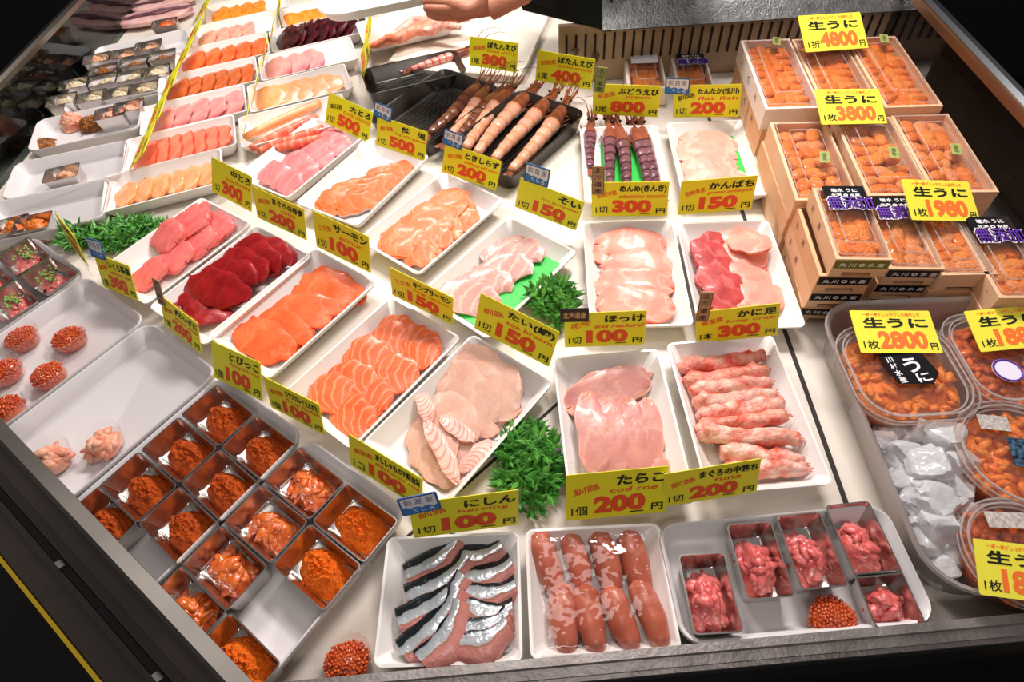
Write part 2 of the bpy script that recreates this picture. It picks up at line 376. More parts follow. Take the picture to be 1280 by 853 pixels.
# trays of the far wing, turned further round
def ftray(name, px, lab, yaw=-71, me=T_F, z=0, dx=0):
    p = at(px[0], px[1], .027)
    o = obj('serving_tray', me, None, TR(p.x, p.y, z, R(yaw))); tag(o, lab, 'tray', 'white serving trays'); TM[name] = o.matrix_basis.copy()
def fcent(x, y):   # tray centre from its near outer corner in plan
    return (x + .205 / 2 * math.cos(R(19)) - .055 * math.sin(R(19)), y + .205 / 2 * math.sin(R(19)) + .055 * math.cos(R(19)))
for nm, x, y, lab in (
    ('f1', -.735, .784, 'white tray of peach coloured scallops above the green garnish'),
    ('f2', -.743, .895, 'white tray of coral pink fish strip behind the scallop tray'),
    ('f3', -.754, 1.008, 'white tray of mauve pink fish slices on the far wing'),
    ('f4', -.760, 1.122, 'white tray of brown seared salmon on the far wing'),
    ('f5', -.764, 1.236, 'white tray of orange salmon slices on the far wing'),
    ('f6', -.767, 1.350, 'white tray of pale pink fish, sixth of the far wing'),
    ('f7', -.770, 1.464, 'white tray of orange scallops at the far end of the wing'),
    ('g1', -.537, .948, 'white tray of red crab sticks behind the pale pink tuna belly'),
    ('g2', -.552, 1.066, 'white tray of peach fish strips behind the crab sticks'),
    ('g3', -.560, 1.184, 'white tray of three pink fish slices in front of the dark meat'),
    ('g4', -.566, 1.302, 'white tray of dark purple whale meat'),
    ('g5', -.572, 1.420, 'white tray of yellow orange roe strips below the held tray'),
    ('h1', -.352, 1.270, 'white tray of orange crab meat below the hand'),
    ('h2', -.366, 1.396, 'white tray with a green leaf sheet beneath the held tray')):
    cx, cy = fcent(x, y)
    o = obj('serving_tray', T_F, None, TR(cx, cy, .020 if nm == 'h1' else 0, R(-71))); tag(o, lab, 'tray', 'white serving trays'); TM[nm] = o.matrix_basis.copy()
# grey-white vats
def vat_mesh(W, Dp, H=.028, r=.020, m=greyw):
    return MB().loft([rr(W - .022, Dp - .022, r * .8, 0), rr(W - .014, Dp - .014, r * .8, .003), rr(W, Dp, r, H - .004), rr(W + .001, Dp + .001, r, H - .001), rr(W - .001, Dp - .001, r, H + .001),
                      rr(W - .006, Dp - .006, r * .9, H), rr(W - .018, Dp - .018, r * .75, .008), rr(W - .026, Dp - .026, r * .6, .0045)]).mesh('vat', m, 60)
V_D = vat_mesh(.162, .232); V_C = vat_mesh(.162, .226)
for nm, ex, lab in (('L0', -1.020, 'grey white vat holding steel cups of pink chopped tuna'), ('L1', -.686, 'grey white vat, nearly empty, with two clear cups of crab meat'),
                    ('L2', -.853, 'grey white vat holding clear cups of salmon roe'), ('L3', -.518, 'grey white vat holding steel cups of dark orange fish roe'),
                    ('L4', -.350, 'grey white vat in the front corner with bright orange roe cups')):
    p = D(ex, -.003 if nm != 'L4' else .0); o = obj('vat', V_D if nm != 'L4' else V_C, None, TR(p.x, p.y, 0, R(-35.7))); tag(o, lab, 'vat', 'grey white vats'); TM[nm] = o.matrix_basis.copy()
V_R = vat_mesh(.238, .115)
o = obj('vat', V_R, None, TR(.2335, .1770, 0, R(4))); tag(o, 'wide grey white vat holding oblong steel cups of chopped red tuna', 'vat'); TM['tunavat'] = o.matrix_basis.copy()
V_F = vat_mesh(.205, .116)
for nm, px, lab, yw in (('e', (88, 216), 'grey white vat with a single steel cup on the far wing', 16), ('f', (60, 268), 'grey white vat holding two steel cups of orange urchin', 16),
                    ('d', (112, 160), 'grey white vat of orange crab and brown seaweed', 17), ('c', (150, 116), 'grey white vat with eight steel cups of whitish shellfish', 18),
                    ('b', (178, 66), 'grey white vat with steel cups of peach shellfish, half of it empty', 19)):
    p = at(*px, .02); o = obj('vat', V_F, None, TR(p.x, p.y, 0, R(yw))); tag(o, lab, 'vat', 'grey white vats'); TM[nm] = o.matrix_basis.copy()

# ------------------------------------------------------------------ steel cups
def cup_mesh(W, Dp, H=.029, r=.005):
    return MB().loft([rr(W - .008, Dp - .008, r, 0), rr(W - .003, Dp - .003, r, H - .002), rr(W, Dp, r, H - .001), rr(W, Dp, r, H), rr(W - .0026, Dp - .0026, r * .8, H),
                      rr(W - .005, Dp - .005, r * .8, H - .004), rr(W - .011, Dp - .011, r * .8, .003), rr(W - .014, Dp - .014, r * .7, .0016)]).mesh('steel_cup', steel, 40)
CUP = cup_mesh(.0785, .0545); CUPT = cup_mesh(.046, .074); CUPS = cup_mesh(.046, .050)
def cup(M, lab, me=CUP, group='steel cups'):
    o = obj('steel_cup', me, None, M); tag(o, lab, 'cup', group); return o

# ------------------------------------------------------------------ lettering
_txt = {}
def glyphs(s, bold=0.0):
    k = (s, bold)
    if k not in _txt:
        c = bpy.data.curves.new('letters', 'FONT'); c.body = s; c.offset = bold; c.resolution_u = 3
        o = bpy.data.objects.new('letters', c); COL.objects.link(o)
        dg = bpy.context.evaluated_depsgraph_get(); dg.update()
        me = bpy.data.meshes.new_from_object(o.evaluated_get(dg))
        v = np.array([x.co for x in me.vertices])[:, :2]; f = [tuple(p.vertices) for p in me.polygons]
        lo, hi = v.min(0), v.max(0); v = (v - (lo + hi) / 2) / (hi - lo)
        _txt[k] = (v, f); bpy.data.objects.remove(o); bpy.data.curves.remove(c); bpy.data.meshes.remove(me)
    return _txt[k]
def put(mb, s, cx, cy, wd, ht, z, bold=.02, rot=0, shear=0, mi=0):
    v, f = glyphs(s, bold)
    x = v[:, 0] * wd + v[:, 1] * ht * shear; y = v[:, 1] * ht
    c, sn = math.cos(R(rot)), math.sin(R(rot))
    mb.add([(cx + a * c - b * sn, cy + a * sn + b * c, z) for a, b in zip(x, y)], f, mi)

TAGS = {}
def frame_of(x, y, z, yaw, lean, roll):
    a, l, r = R(yaw), R(lean), R(roll)
    rt = Vector((math.cos(a), math.sin(a), 0)); bk = Vector((-math.sin(a), math.cos(a), 0)); up = bk * math.sin(l) + Vector((0, 0, math.cos(l)))
    r2 = rt * math.cos(r) + up * math.sin(r); u2 = up * math.cos(r) - rt * math.sin(r); n = r2.cross(u2)
    M = Matrix((r2, u2, n)).transposed().to_4x4(); M.translation = Vector((x, y, z)); return M
def price_card(key, geo, jp, en, unit, price, badge, label, uni=False, badge_green=False, foot=True):
    x, y, z, s, asp, yaw, lean, roll = geo
    M = frame_of(x, y, z, yaw, lean, roll); TAGS[key] = (M, s, s * asp)
    t = thing('price_card', label, 'price card', M, 'yellow price cards')
    h = s * asp
    cd_ = obj('card', MB().loft([rr(s, h, .0015, -.0004, 2), rr(s, h, .0015, .0004, 2)], M=Matrix.Translation((0, h / 2, 0))).mesh('card', yellowu if uni else yellow, 20), t)
    hb = MB().loft([rr(s * 1.05, h * 1.07, .003, -.0012, 3), rr(s * 1.05, h * 1.07, .003, -.0006, 3)], M=Matrix.Translation((0, h / 2, 0)))
    if foot and not uni:
        hb.box((0, -.012, -.0009), (s * .7, .026, .0012)); 
    obj('holder', hb.mesh('holder', acryl, 20), t)
    b = MB(); r_ = MB(); zz = .0007
    if uni:
        put(r_, '一房一房がしっかりした美味しさ', 0, h * .90, s * .72, h * .085, zz, .02)
        put(b, jp, .02 * s, h * .70, s * .80, h * .24, zz, .035)
        put(r_, price, .06 * s, h * .30, s * .60, h * .42, zz, .05)
        put(b, unit, -.345 * s, h * .19, s * .19, h * .20, zz, .012); put(b, '円', .42 * s, h * .15, s * .09, h * .16, zz, .03)
    else:
        n = len(jp); wj = min(.60, .125 * n + .1)
        put(b, jp, (.47 - wj / 2) * s, h * .80, s * wj, h * .21, zz, .03); put(b, jp, (.474 - wj / 2) * s, h * .805, s * wj, h * .21, zz + .0001, .03)
        if en: put(r_, en, .17 * s, h * .60, s * min(.60, .06 * len(en) + .05), h * .11, zz, .012, 0, .25)
        put(r_, price, .03 * s, h * .30, s * .52, h * .38, zz, .06)
        put(b, unit, -.37 * s, h * .20, s * .16, h * .21, zz, .012); put(b, '円', .41 * s, h * .16, s * .12, h * .16, zz, .03)
        b.box(((.03 + .52 / 2 - .085) * s, h * .085, zz), (s * .14, h * .022, .0002))
        if badge: put(b if badge_green else r_, badge, -.30 * s, h * .66, s * .27, h * .15, zz, .012, 14)
    obj('black_lettering', b.mesh('black_lettering', blk, 0), cd_)
    obj('red_lettering', r_.mesh('red_lettering', redb if uni else redm, 0), cd_)
    return t
G = {
    'botan300': (-0.077, 1.168, 0.030, 0.0989, 0.548, -14.0, 13.4, -4.3), 'botan400': (0.060, 1.091, 0.030, 0.1091, 0.538, -14.1, 2.7, -5.9),
    'prawn800': (0.165, 0.975, 0.030, 0.1165, 0.529, -12.0, -4.7, 0.8), 'flat200': (0.304, 0.956, 0.030, 0.1117, 0.531, -18.4, 0.2, 8.3),
    'menme300': (0.140, 0.706, 0.030, 0.1121, 0.532, -9.0, 4.9, 4.0), 'kanpachi150': (0.268, 0.705, 0.030, 0.1085, 0.524, -0.6, 7.8, 2.2),
    'hokke100': (0.079, 0.461, 0.030, 0.1009, 0.542, -0.8, 12.4, 0.6), 'crab300': (0.246, 0.463, 0.030, 0.0982, 0.542, -3.9, 8.9, 9.4),
    'tarako200': (0.070, 0.236, 0.030, 0.1060, 0.557, 7.5, 27.6, -4.2), 'tuna200': (0.171, 0.252, 0.030, 0.0985, 0.547, 5.3, 14.9, 3.9),
    'herring100': (-0.088, 0.224, 0.030, 0.1105, 0.535, 9.5, 13.5, -5.6), 'shishamo100': (-0.182, 0.277, 0.030, 0.1006, 0.549, -30.9, 15.5, -3.4),
    'engawa100': (-0.302, 0.366, 0.030, 0.0888, 0.560, -30.3, 16.8, 2.1), 'tobiko100': (-0.391, 0.416, 0.030, 0.0915, 0.583, -32.5, 29.8, 6.2),
    'zuwai200': (-0.493, 0.502, 0.030, 0.0908, 0.541, -37.9, 23.2, 0.8), 'ikura300': (-0.619, 0.593, 0.030, 0.0957, 0.557, -34.3, 24.4, 10.3),
    'chutoro300': (-0.509, 0.793, 0.030, 0.1057, 0.555, -35.9, 28.8, 0.6), 'akami200': (-0.405, 0.718, 0.030, 0.1020, 0.546, -28.1, 15.1, -5.5),
    'salmon100': (-0.293, 0.642, 0.030, 0.1103, 0.551, -33.0, 16.1, -1.0), 'king150': (-0.164, 0.536, 0.030, 0.0995, 0.550, -28.7, 4.8, -7.4),
    'tai150': (-0.041, 0.465, 0.030, 0.1127, 0.528, -28.9, 15.9, -7.3), 'soi150': (0.012, 0.710, 0.030, 0.1024, 0.539, -21.9, 5.3, -11.4),
    'otoro500': (-0.345, 0.975, 0.030, 0.1000, 0.550, -26.5, 28.3, -9.6), 'keiji500': (-0.236, 0.902, 0.030, 0.0953, 0.547, -19.0, 16.9, -9.8),
    'toki200': (-0.111, 0.812, 0.030, 0.0978, 0.532, -18.1, 14.7, -11.0),
    'uni4800': (0.504, 0.976, 0.126, 0.1150, 0.561, 21.1, 58.3, -11.0), 'uni3800': (0.473, 0.789, 0.112, 0.1045, 0.562, 21.1, 64.3, -16.1),
    'uni1980': (0.523, 0.586, 0.100, 0.1034, 0.564, 33.4, 64.8, -28.4), 'uni2800': (0.419, 0.412, 0.058, 0.0974, 0.576, 22.4, 76.9, -22.4),
    'uni1880': (0.554, 0.414, 0.055, 0.0936, 0.561, 11.5, 74.5, -6.7),
}
CARDS = [
    ('botan300', 'ぼたんえび', 'botan shrimp', '1尾', '300', '釧路産', 'yellow botan shrimp price card behind the emptier dark shrimp pan'),
    ('botan400', 'ぼたんえび', 'jumbo shrimp', '1尾', '400', '釧路産', 'yellow jumbo shrimp price card touched by long shrimp feelers'),
    ('prawn800', 'ぶどうえび', 'prawn', '1尾', '800', '根室産', 'yellow prawn price card behind the purple prawns'),
    ('flat200', 'たんたか(松川)', 'flat fish', '1切', '200', '釧路', 'yellow flat fish price card with a green badge'),
    ('menme300', 'めんめ(きんき)', 'sebastolobus macrochir', '1切', '300', '釧路沖産', 'yellow rockfish price card in front of the purple prawns'),
    ('kanpachi150', 'かんぱち', 'greater amberjack', '1切', '150', '宮崎県産', 'yellow greater amberjack price card in front of pale flatfish'),
    ('hokke100', 'ほっけ', 'atka mackerel', '1切', '100', '花咲', 'yellow atka mackerel price card with a black origin plate'),
    ('crab300', 'かに足', 'king crab', '1本', '300', '根室産', 'yellow king crab price card above the crab legs'),
    ('tarako200', 'たらこ', 'cod roe', '1個', '200', '釧路', 'yellow cod roe price card in front of the atka mackerel'),
    ('tuna200', 'まぐろの中落ち', 'tuna', '1切', '200', '釧路', 'yellow chopped tuna price card in front of the crab legs'),
    ('herring100', 'にしん', 'herring', '1切', '100', '釧路', 'yellow herring price card with a blue origin card on its corner'),
    ('shishamo100', '本ししゃもの子醤油漬', 'shishamo roe', '1コ', '100', '釧路産', 'yellow smelt roe price card below the beige flatfish tray'),
    ('engawa100', 'カラスカレイえんがわ', 'fin of flatfish', '1個', '100', '釧路', 'yellow flatfish fin price card below the striped salmon tray'),
    ('tobiko100', 'とびっこ', 'flying fish roe', '1個', '100', '', 'yellow flying fish roe price card below the smooth salmon tray'),
    ('zuwai200', 'ずわいがに', 'snow crab', '1個', '200', '釧路', 'yellow snow crab price card below the deep red tuna'),
    ('ikura300', 'いくら醤油', 'salmon roe', '1個', '300', '釧路', 'yellow salmon roe price card below the pink tuna blocks'),
    ('chutoro300', '中とろ', 'tuna chu toro', '1切', '300', '', 'yellow middling fatty tuna price card behind the pink tuna blocks'),
    ('akami200', 'まぐろの赤身', 'tuna', '1切', '200', '釧路', 'yellow lean tuna price card behind the deep red tuna'),
    ('salmon100', 'サーモン', 'salmon', '1切', '100', '三文魚', 'yellow salmon price card behind the smooth salmon tray'),
    ('king150', 'キングサーモン', 'king salmon', '1切', '150', '三文魚', 'yellow king salmon price card behind the striped salmon tray'),
    ('tai150', 'たい(鯛)', 'sea bream', '1切', '150', '釧路', 'yellow sea bream price card behind the beige flatfish'),
    ('soi150', 'そい', 'fox jacopever', '1切', '150', '', 'yellow card behind the translucent rockfish, with a blue origin card on top'),
    ('otoro500', '大とろ', 'tuna otoro', '1切', '500', '釧路', 'yellow tuna belly price card beside the crab sticks, black badge'),
    ('keiji500', '鮭　児', 'keiji wild salmon', '1切', '500', '釧路', 'yellow young salmon price card in front of the emptier shrimp pan'),
    ('toki200', 'ときしらず', 'tokishirazu wild salmon', '1切', '200', '釧路', 'yellow spring salmon price card in front of the fuller shrimp pan'),
]
for c in CARDS: price_card(c[0], G[c[0]], c[1], c[2], c[3], c[4], c[5], c[6], badge_green=c[0] in ('flat200', 'otoro500'))
for k, pr, lab, un in (('uni4800', '4800', 'bright yellow sea urchin card on the rearmost wooden boxes', '1折'), ('uni3800', '3800', 'bright yellow sea urchin card on the middle row of wooden boxes', '1枚'),
                   ('uni1980', '1980', 'bright yellow sea urchin card on the front row of wooden boxes', '1枚'), ('uni2800', '2800', 'bright yellow sea urchin card on the tub with the black label', '1枚'),
                   ('uni1880', '1880', 'bright yellow sea urchin card on the tub with the round seal', '1枚')):
    price_card(k, G[k], '生うに', '', un, pr, '', lab, uni=True)
# side-on card next to the salmon roe card, and a card on the front tub
price_card('side', (at(100, 320, .03).x, at(100, 320, .03).y, .034, .095, .56, -46, 14, 4), 'ねぎとろ', 'tuna', '1個', '200', '釧路', 'yellow price card seen nearly edge on beside the green garnish')
G['tub6'] = (at(1282, 752, .06).x, at(1282, 752, .06).y, .062, .080, .60, 6, 72, -14)
price_card('tub6', G['tub6'], '生うに', '', '1枚', '1880', '', 'bright yellow sea urchin card on the round tub in the front corner', uni=True)

def on_card(key, px):
    M, s, h = TAGS[key]; n = M.col[2].to_3d(); o = M.translation
    d = CAM_ROT @ Vector(((px[0] - 640) / FPX, -(px[1] - 426.5) / FPX, -1)); c = Vector((0, 0, CAM_Z))
    p = c + d * ((o - c).dot(n) / d.dot(n)); q = M.inverted() @ p
    return q.x, q.y
def origin_card(key, c, style, label):
    pts = [on_card(key, p) for p in c]
    w_ = ((pts[1][0] - pts[0][0]) + (pts[2][0] - pts[3][0])) / 2; h_ = ((pts[0][1] - pts[3][1]) + (pts[1][1] - pts[2][1])) / 2
    cx = sum(p[0] for p in pts) / 4; cy = sum(p[1] for p in pts) / 4
    rot = math.atan2(pts[1][1] - pts[0][1], pts[1][0] - pts[0][0])
    M = TAGS[key][0] @ Matrix.Translation((cx, cy, .0022)) @ Matrix.Rotation(rot, 4, 'Z')
    t = thing('origin_card', label, 'origin card', M, 'origin cards')
    if style == 'blue':
        obj('plate', MB().loft([rr(w_, h_, .002, -.0008, 3), rr(w_, h_, .002, .0004, 3)]).mesh('plate', mat('blue_plate', '#2a5f9c', .5), 20), t)
        obj('white_field', MB().loft([rr(w_ * .88, h_ * .84, .001, .0004, 2), rr(w_ * .88, h_ * .84, .001, .0006, 2)]).mesh('white_field', mat('white_plate', '#eceaf0', .5), 20), t)
        b = MB(); put(b, '釧 路 産', 0, h_ * .20, w_ * .74, h_ * .32, .0008, .0)
        obj('lettering', b.mesh('lettering', mat('navy_print', '#4a4f8a', .6), 0), t)
        wv = MB(); n = 9; top = [(-w_ * .44 + w_ * .88 * i / n, h_ * (-.06 - .10 * (i / n) + .05 * math.sin(i * 2.2)), .0008) for i in range(n + 1)]
        bot = [(p[0], -h_ * .42, .0008) for p in top]
        wv.add(top + bot, [(i, n + 1 + i, n + 2 + i, i + 1) for i in range(n)])
        obj('wave', wv.mesh('wave', mat('wave_blue', '#2079c4', .6), 0), t)
        sc = MB(); put(sc, 'くしろ', w_ * .08, -h_ * .27, w_ * .55, h_ * .20, .0010, .02, -6)
        obj('script', sc.mesh('script', mat('white_print', '#e8e8ee', .6), 0), t)
    else:
        col = {'brown': '#b08a66', 'green': '#8f9a4a', 'black': '#1d1a18'}[style]
        obj('plate', MB().loft([rr(w_, h_, .001, -.0008, 2), rr(w_, h_, .001, .0004, 2)]).mesh('plate', mat(style + '_plate', col, .5), 20), t)
        b = MB()
        if h_ > w_:
            for i, ch in enumerate('北海道産'): put(b, ch, 0, h_ * (.36 - .24 * i), w_ * .62, h_ * .18, .0007, .01)
            for sx in (-1, 1): b.box((sx * w_ * .44, 0, .0006), (w_ * .03, h_ * .95, .0002))
        else: put(b, '北海道産', 0, 0, w_ * .8, h_ * .5, .0007, .02)
        obj('lettering', b.mesh('lettering', mat('tan_print', '#e0a878', .6) if style == 'black' else mat('brown_print', '#33231a', .6), 0), t)
for key, c, st, lab in (
    ('keiji500', [(469, 126), (493, 136), (488, 152), (467.5, 144)], 'blue', 'small blue and white origin card on the young salmon price card'),
    ('toki200', [(556, 160), (581, 169), (577.5, 187), (554, 179)], 'blue', 'small blue and white origin card on the spring salmon price card'),
    ('soi150', [(658, 202), (690, 212), (684, 235), (655, 223)], 'blue', 'small blue and white origin card above the translucent rockfish card'),
    ('flat200', [(832, 96), (863, 97), (862, 117), (831, 117)], 'blue', 'small blue and white origin card on the flat fish price card'),
    ('herring100', [(498, 622), (547, 612), (550, 633), (501, 645)], 'blue', 'small blue and white origin card on the herring price card'),
    ('ikura300', [(111, 297), (129, 302), (132, 324), (115, 320)], 'blue', 'small blue and white origin card above the salmon roe price card'),
    ('prawn800', [(745, 82), (759, 84), (756, 115), (743, 114)], 'green', 'narrow olive origin plate on the prawn price card'),
    ('menme300', [(740, 207), (756, 207), (755, 243), (740, 242)], 'brown', 'narrow wood brown origin plate on the rockfish price card'),
    ('crab300', [(872, 364), (889, 364), (888, 400), (872, 401)], 'brown', 'narrow wood brown origin plate on the king crab price card'),
    ('hokke100', [(700, 385), (736, 384), (736, 400), (700, 402)], 'black', 'black origin plate on the atka mackerel price card'),
    ('zuwai200', [(194, 348), (204, 353), (206, 381), (198, 377)], 'brown', 'narrow brown origin plate on the snow crab price card')):
    origin_card(key, c, st, lab)
# cards along the far wing, seen nearly edge on
for rown, pts, z in (('first', [(170, 192), (188, 150), (205, 112), (222, 78), (236, 48), (248, 18)], .03), ('second', [(306, 162), (318, 118), (328, 82), (338, 50), (346, 20)], .03), ('third', [(452, 84), (456, 50), (461, 18)], .03)):
    for i, p in enumerate(pts):
        q = at(*p, z)
        price_card('far' + rown + str(i), (q.x, q.y, z, .094, .56, -80 + rnd.uniform(-3, 3), 54 if rown == 'first' else 30, rnd.uniform(-3, 3)), ('ほたて', 'サーモン', 'さけ', 'まぐろ', 'いか', 'たこ')[i], '', '1切', ('150', '200', '100', '150', '200', '100')[i], '',
                   'yellow card seen edge on, %s from the front in the far wing\'s %s row' % (ORD[i], {'first': 'outer', 'second': 'middle', 'third': 'inner'}[rown]))

# ------------------------------------------------------------------ sliced fish
def slice_mesh(name, m, L, W, t=.0042, bend=.0, sq=2.6, skew=0, wav=.0012, curl=0, seed=0, arc=0, rag=.085, taper=0):
    """A slice: length along x, width along y, rounded outline with ragged rim, bent down at its ends; UV 0..1 along and across."""
    r = random.Random(seed); nu, nv = 16, 8; mb = MB(); ph = [r.uniform(0, 6.3) for _ in range(6)]; off = Vector((seed * 1.7, seed * .9, 3.1))
    top = []; uv = []
    for i in range(nu + 1):
        u = -1 + 2 * i / nu; uu = math.sin(u * math.pi / 2)
        hw = (max(0, 1 - abs(uu) ** sq)) ** (1 / sq) * .94 + .06
        hw *= 1 - taper * uu * .5
        for j in range(nv + 1):
            v = -1 + 2 * j / nv; vv = math.sin(v * math.pi / 2)
            e = max(abs(uu), abs(vv)) ** 4
            n = noise.noise(Vector((uu * 2.2, vv * 1.4, 0)) + off)
            x = L / 2 * uu * (1 + rag * e * math.sin(vv * 4 + ph[0])) + skew * W / 2 * vv
            y = W / 2 * hw * vv * (1 + rag * e * math.sin(uu * 7 + ph[1])) + arc * uu * uu
            z = -bend * uu * uu + wav * n * 1.6 + curl * vv * vv * .5
            top.append((x, y, z, max(abs(uu), abs(vv)))); uv.append((i / nu, j / nv))
    k = nv + 1; N_ = len(top)
    def th(e): return t / 2 * (1 - .45 * e ** 6)
    vs = [(x, y, z + th(e)) for x, y, z, e in top] + [(x, y, z - th(e)) for x, y, z, e in top]
    fs = []
    for i in range(nu):
        for j in range(nv):
            a = i * k + j; fs.append((a, a + k, a + k + 1, a + 1)); fs.append((N_ + a, N_ + a + 1, N_ + a + k + 1, N_ + a + k))
    bd = [j for j in range(k)] + [i * k + nv for i in range(1, nu + 1)] + [nu * k + j for j in range(nv - 1, -1, -1)] + [i * k for i in range(nu - 1, 0, -1)]
    for a, b in zip(bd, bd[1:] + bd[:1]): fs.append((a, b, N_ + b, N_ + a))
    mb.add(vs, fs, 0, uv + uv)
    return mb.mesh(name, m, 60)

TDIM = {'R': (.1355, .205), 'D': (.133, .2025), 'S': (.141, .124), 'F': (.110, .205)}
def tray_dim(k): return TDIM['S'] if k in ('herring', 'tarako') else TDIM['F'] if k[0] in 'fgh' and k[1:].isdigit() else TDIM['D'] if k in ('striped', 'smooth', 'akami', 'chutoro', 'sole', 'otoro', 'keiji', 'toki', 'soi') else TDIM['R']
def into_tray(x, y, yaw, L, W, z):
    """Keeps a slice inside the tray it lies in: its centre and a scale for its length."""
    best = None
    for k, M in TM.items():
        if k in ('L0', 'L1', 'L2', 'L3', 'L4', 'tunavat', 'b', 'c', 'd', 'e', 'f'): continue
        w_, d_ = tray_dim(k); q = M.inverted() @ Vector((x, y, .01)); ov = max(abs(q.x) - w_ / 2, abs(q.y) - d_ / 2)
        if ov < .03 and (best is None or ov < best[0]): best = (ov, k, M, w_, d_, q)
    if best:
        ov, k, M, w_, d_, q = best
        if 1:
            ty = M.to_euler().z; c, s_ = abs(math.cos(yaw - ty)), abs(math.sin(yaw - ty)); f = 1.0
            mx = w_ / 2 - .0125 + min(.010, (z - .006) * .5); my = d_ / 2 - .0125 + min(.010, (z - .006) * .5)
            ex = (L * c + W * s_) * .47; ey = (L * s_ + W * c) * .47
            f = min(1, mx / ex, my / ey); ex *= f; ey *= f
            q.x = max(-(mx - ex), min(mx - ex, q.x)); q.y = max(-(my - ey), min(my - ey, q.y))
            p = M @ Vector((q.x, q.y, 0)); return p.x, p.y, f
    return x, y, 1.0
def row(name, cat, p0, p1, n, L, W, m, label, group, t=.0042, ang=0, tilt=None, z0=.006, bend=.004, jit=.06, size_jit=.08, seed=1, ends=None, kw=None, endlab='from the back', wing=0):
    """A shingled row of slices from photo point p0 (lowest) to p1 (uppermost); every slice leans on the one before it."""
    r = random.Random(seed); a = at(*p0, .014); b = at(*p1, .014); d = b - a; d.z = 0
    yaw = math.atan2(d.y, d.x) - math.pi / 2
    s = d.length / max(1, n - 1)
    if tilt is None: tilt = math.degrees(math.asin(min(.55, t * 1.25 / max(s, t * 1.4))))
    out = []
    for i in range(n):
        p = a + d * (i / max(1, n - 1)); sj = 1 + r.uniform(-size_jit, size_jit)
        yw = yaw + R(ang) + r.uniform(-jit, jit) * 1.7; t_ = t * r.uniform(1.1, 1.45); px_, py_, sc_ = into_tray(p.x, p.y, yw, L * sj, W, z0 + W / 2 * math.sin(R(tilt)))
        me = slice_mesh(name, m, L * sj * sc_, W * sc_ * (1 + r.uniform(-size_jit, size_jit)), t_, bend * r.uniform(.6, 1.5), seed=seed * 31 + i, **(kw or {}))
        # the side towards the earlier slice is lifted
        h = W / 2 * math.sin(R(tilt)) + t / 2 + bend
        M = Matrix.Translation((px_, py_, z0 + h)) @ Matrix.Rotation(yw, 4, 'Z') @ Matrix.Rotation(-R(tilt + r.uniform(-2, 3)), 4, 'X') @ Matrix.Rotation(R(r.uniform(-5, 5)), 4, 'Y') @ Matrix.Translation((r.uniform(-.05, .05) * L, 0, 0))
        o = obj(name, me, None, M)
        tag(o, label.replace('#', ORD[i]), cat, group); out.append(o)
    return out
def piece(name, cat, px, L, W, deg, m, label, group=None, t=.0042, z=.012, pitch=0, roll=0, seed=1, bend=.003, kw=None):
    p = at(px[0], px[1], z)
    px_, py_, sc_ = into_tray(p.x, p.y, R(deg), L, W, z)
    o = obj(name, slice_mesh(name, m, L * sc_, W * sc_, t, bend, seed=seed, **(kw or {})), None, TR(px_, py_, z, R(deg), R(pitch), R(roll)))
    return tag(o, label, cat, group)

f_chu = flesh('fatty_tuna', '#ee7f78', '#e0625f', '#f7b0a6', 30, .3, .9, rough=.25, la=.14)
f_oto = flesh('tuna_belly', '#f0908e', '#e6787c', '#fccfca', 24, .4, .8, rough=.22, la=.2)
f_aka = flesh('lean_tuna', '#a8171a', '#86090f', '#c85048', 40, .15, .5, rough=.25, la=.12)
f_smo = flesh('smooth_salmon', '#f57a48', '#ee602c', '#f9a174', 14, .18, .6, edge='#ee5016', edge_at=.86, rough=.2, la=.35)
f_str = flesh('striped_salmon', '#f68054', '#ef6a38', '#fcbf9c', 44, .35, 1.2, rough=.18, edge='#f25c20', edge_at=.9, la=.55)
f_kei = flesh('silver_edged_salmon', '#ee7d42', '#e3672c', '#f7ad7c', 26, .25, .7, side='#a9a19a', la=.35)
f_tok = flesh('peach_salmon', '#f58a58', '#ee7242', '#fcb892', 24, .22, .7, edge='#f4703a', edge_at=.88, la=.4)
f_sole = flesh('beige_flatfish', '#e3b8a2', '#d9a692', '#efcfbe', 18, .3, 1.2, edge='#efa995', edge_at=.8, rough=.2, la=.4)
f_eng = flesh('red_striped_fringe', '#f3c7b8', '#eeb6a6', '#d8645e', 70, .6, .6, rough=.22, la=.75)
f_soi = flesh('translucent_rockfish', '#d9a898', '#c48c88', '#f0d8cc', 40, .35, .6, edge='#e6aa9a', edge_at=.75, rough=.16, la=.5)
f_men = flesh('red_edged_rockfish', '#f2a490', '#e98c78', '#fbd4c4', 16, .25, .8, edge='#e85a34', edge_at=.84, la=.4)
f_kan = flesh('pink_amberjack', '#f2a896', '#e98a78', '#f8c5b4', 14, .25, .9, edge='#e67f66', edge_at=.84, la=.4)
f_kand = flesh('dark_pink_amberjack', '#cf5450', '#a83038', '#e48f84', 22, .3, .8, la=.4)
f_atk = flesh('grey_pink_mackerel', '#dd9a8c', '#c98480', '#ecbaaa', 16, .25, 1.1, edge='#f2ae8e', edge_at=.72, rough=.2, la=.4)
f_flat = flesh('pale_flatfish', '#efae9a', '#e69684', '#f9d8ca', 14, .3, .7, edge='#ea9480', edge_at=.86, la=.4)
f_f2 = flesh('coral_fish', '#f38c70', '#ec745c', '#f8b098', 20, .3, .6, side='#d9512c', la=.3)
f_f3 = flesh('mauve_fish', '#eca69a', '#da8a8e', '#f5c7bc', 14, .3, .9, tip='#d4606e', la=.3)
f_f4 = flesh('seared_salmon', '#dd7442', '#c35828', '#eda274', 22, .25, .5, edge='#8a4a22', edge_at=.86, la=.3)
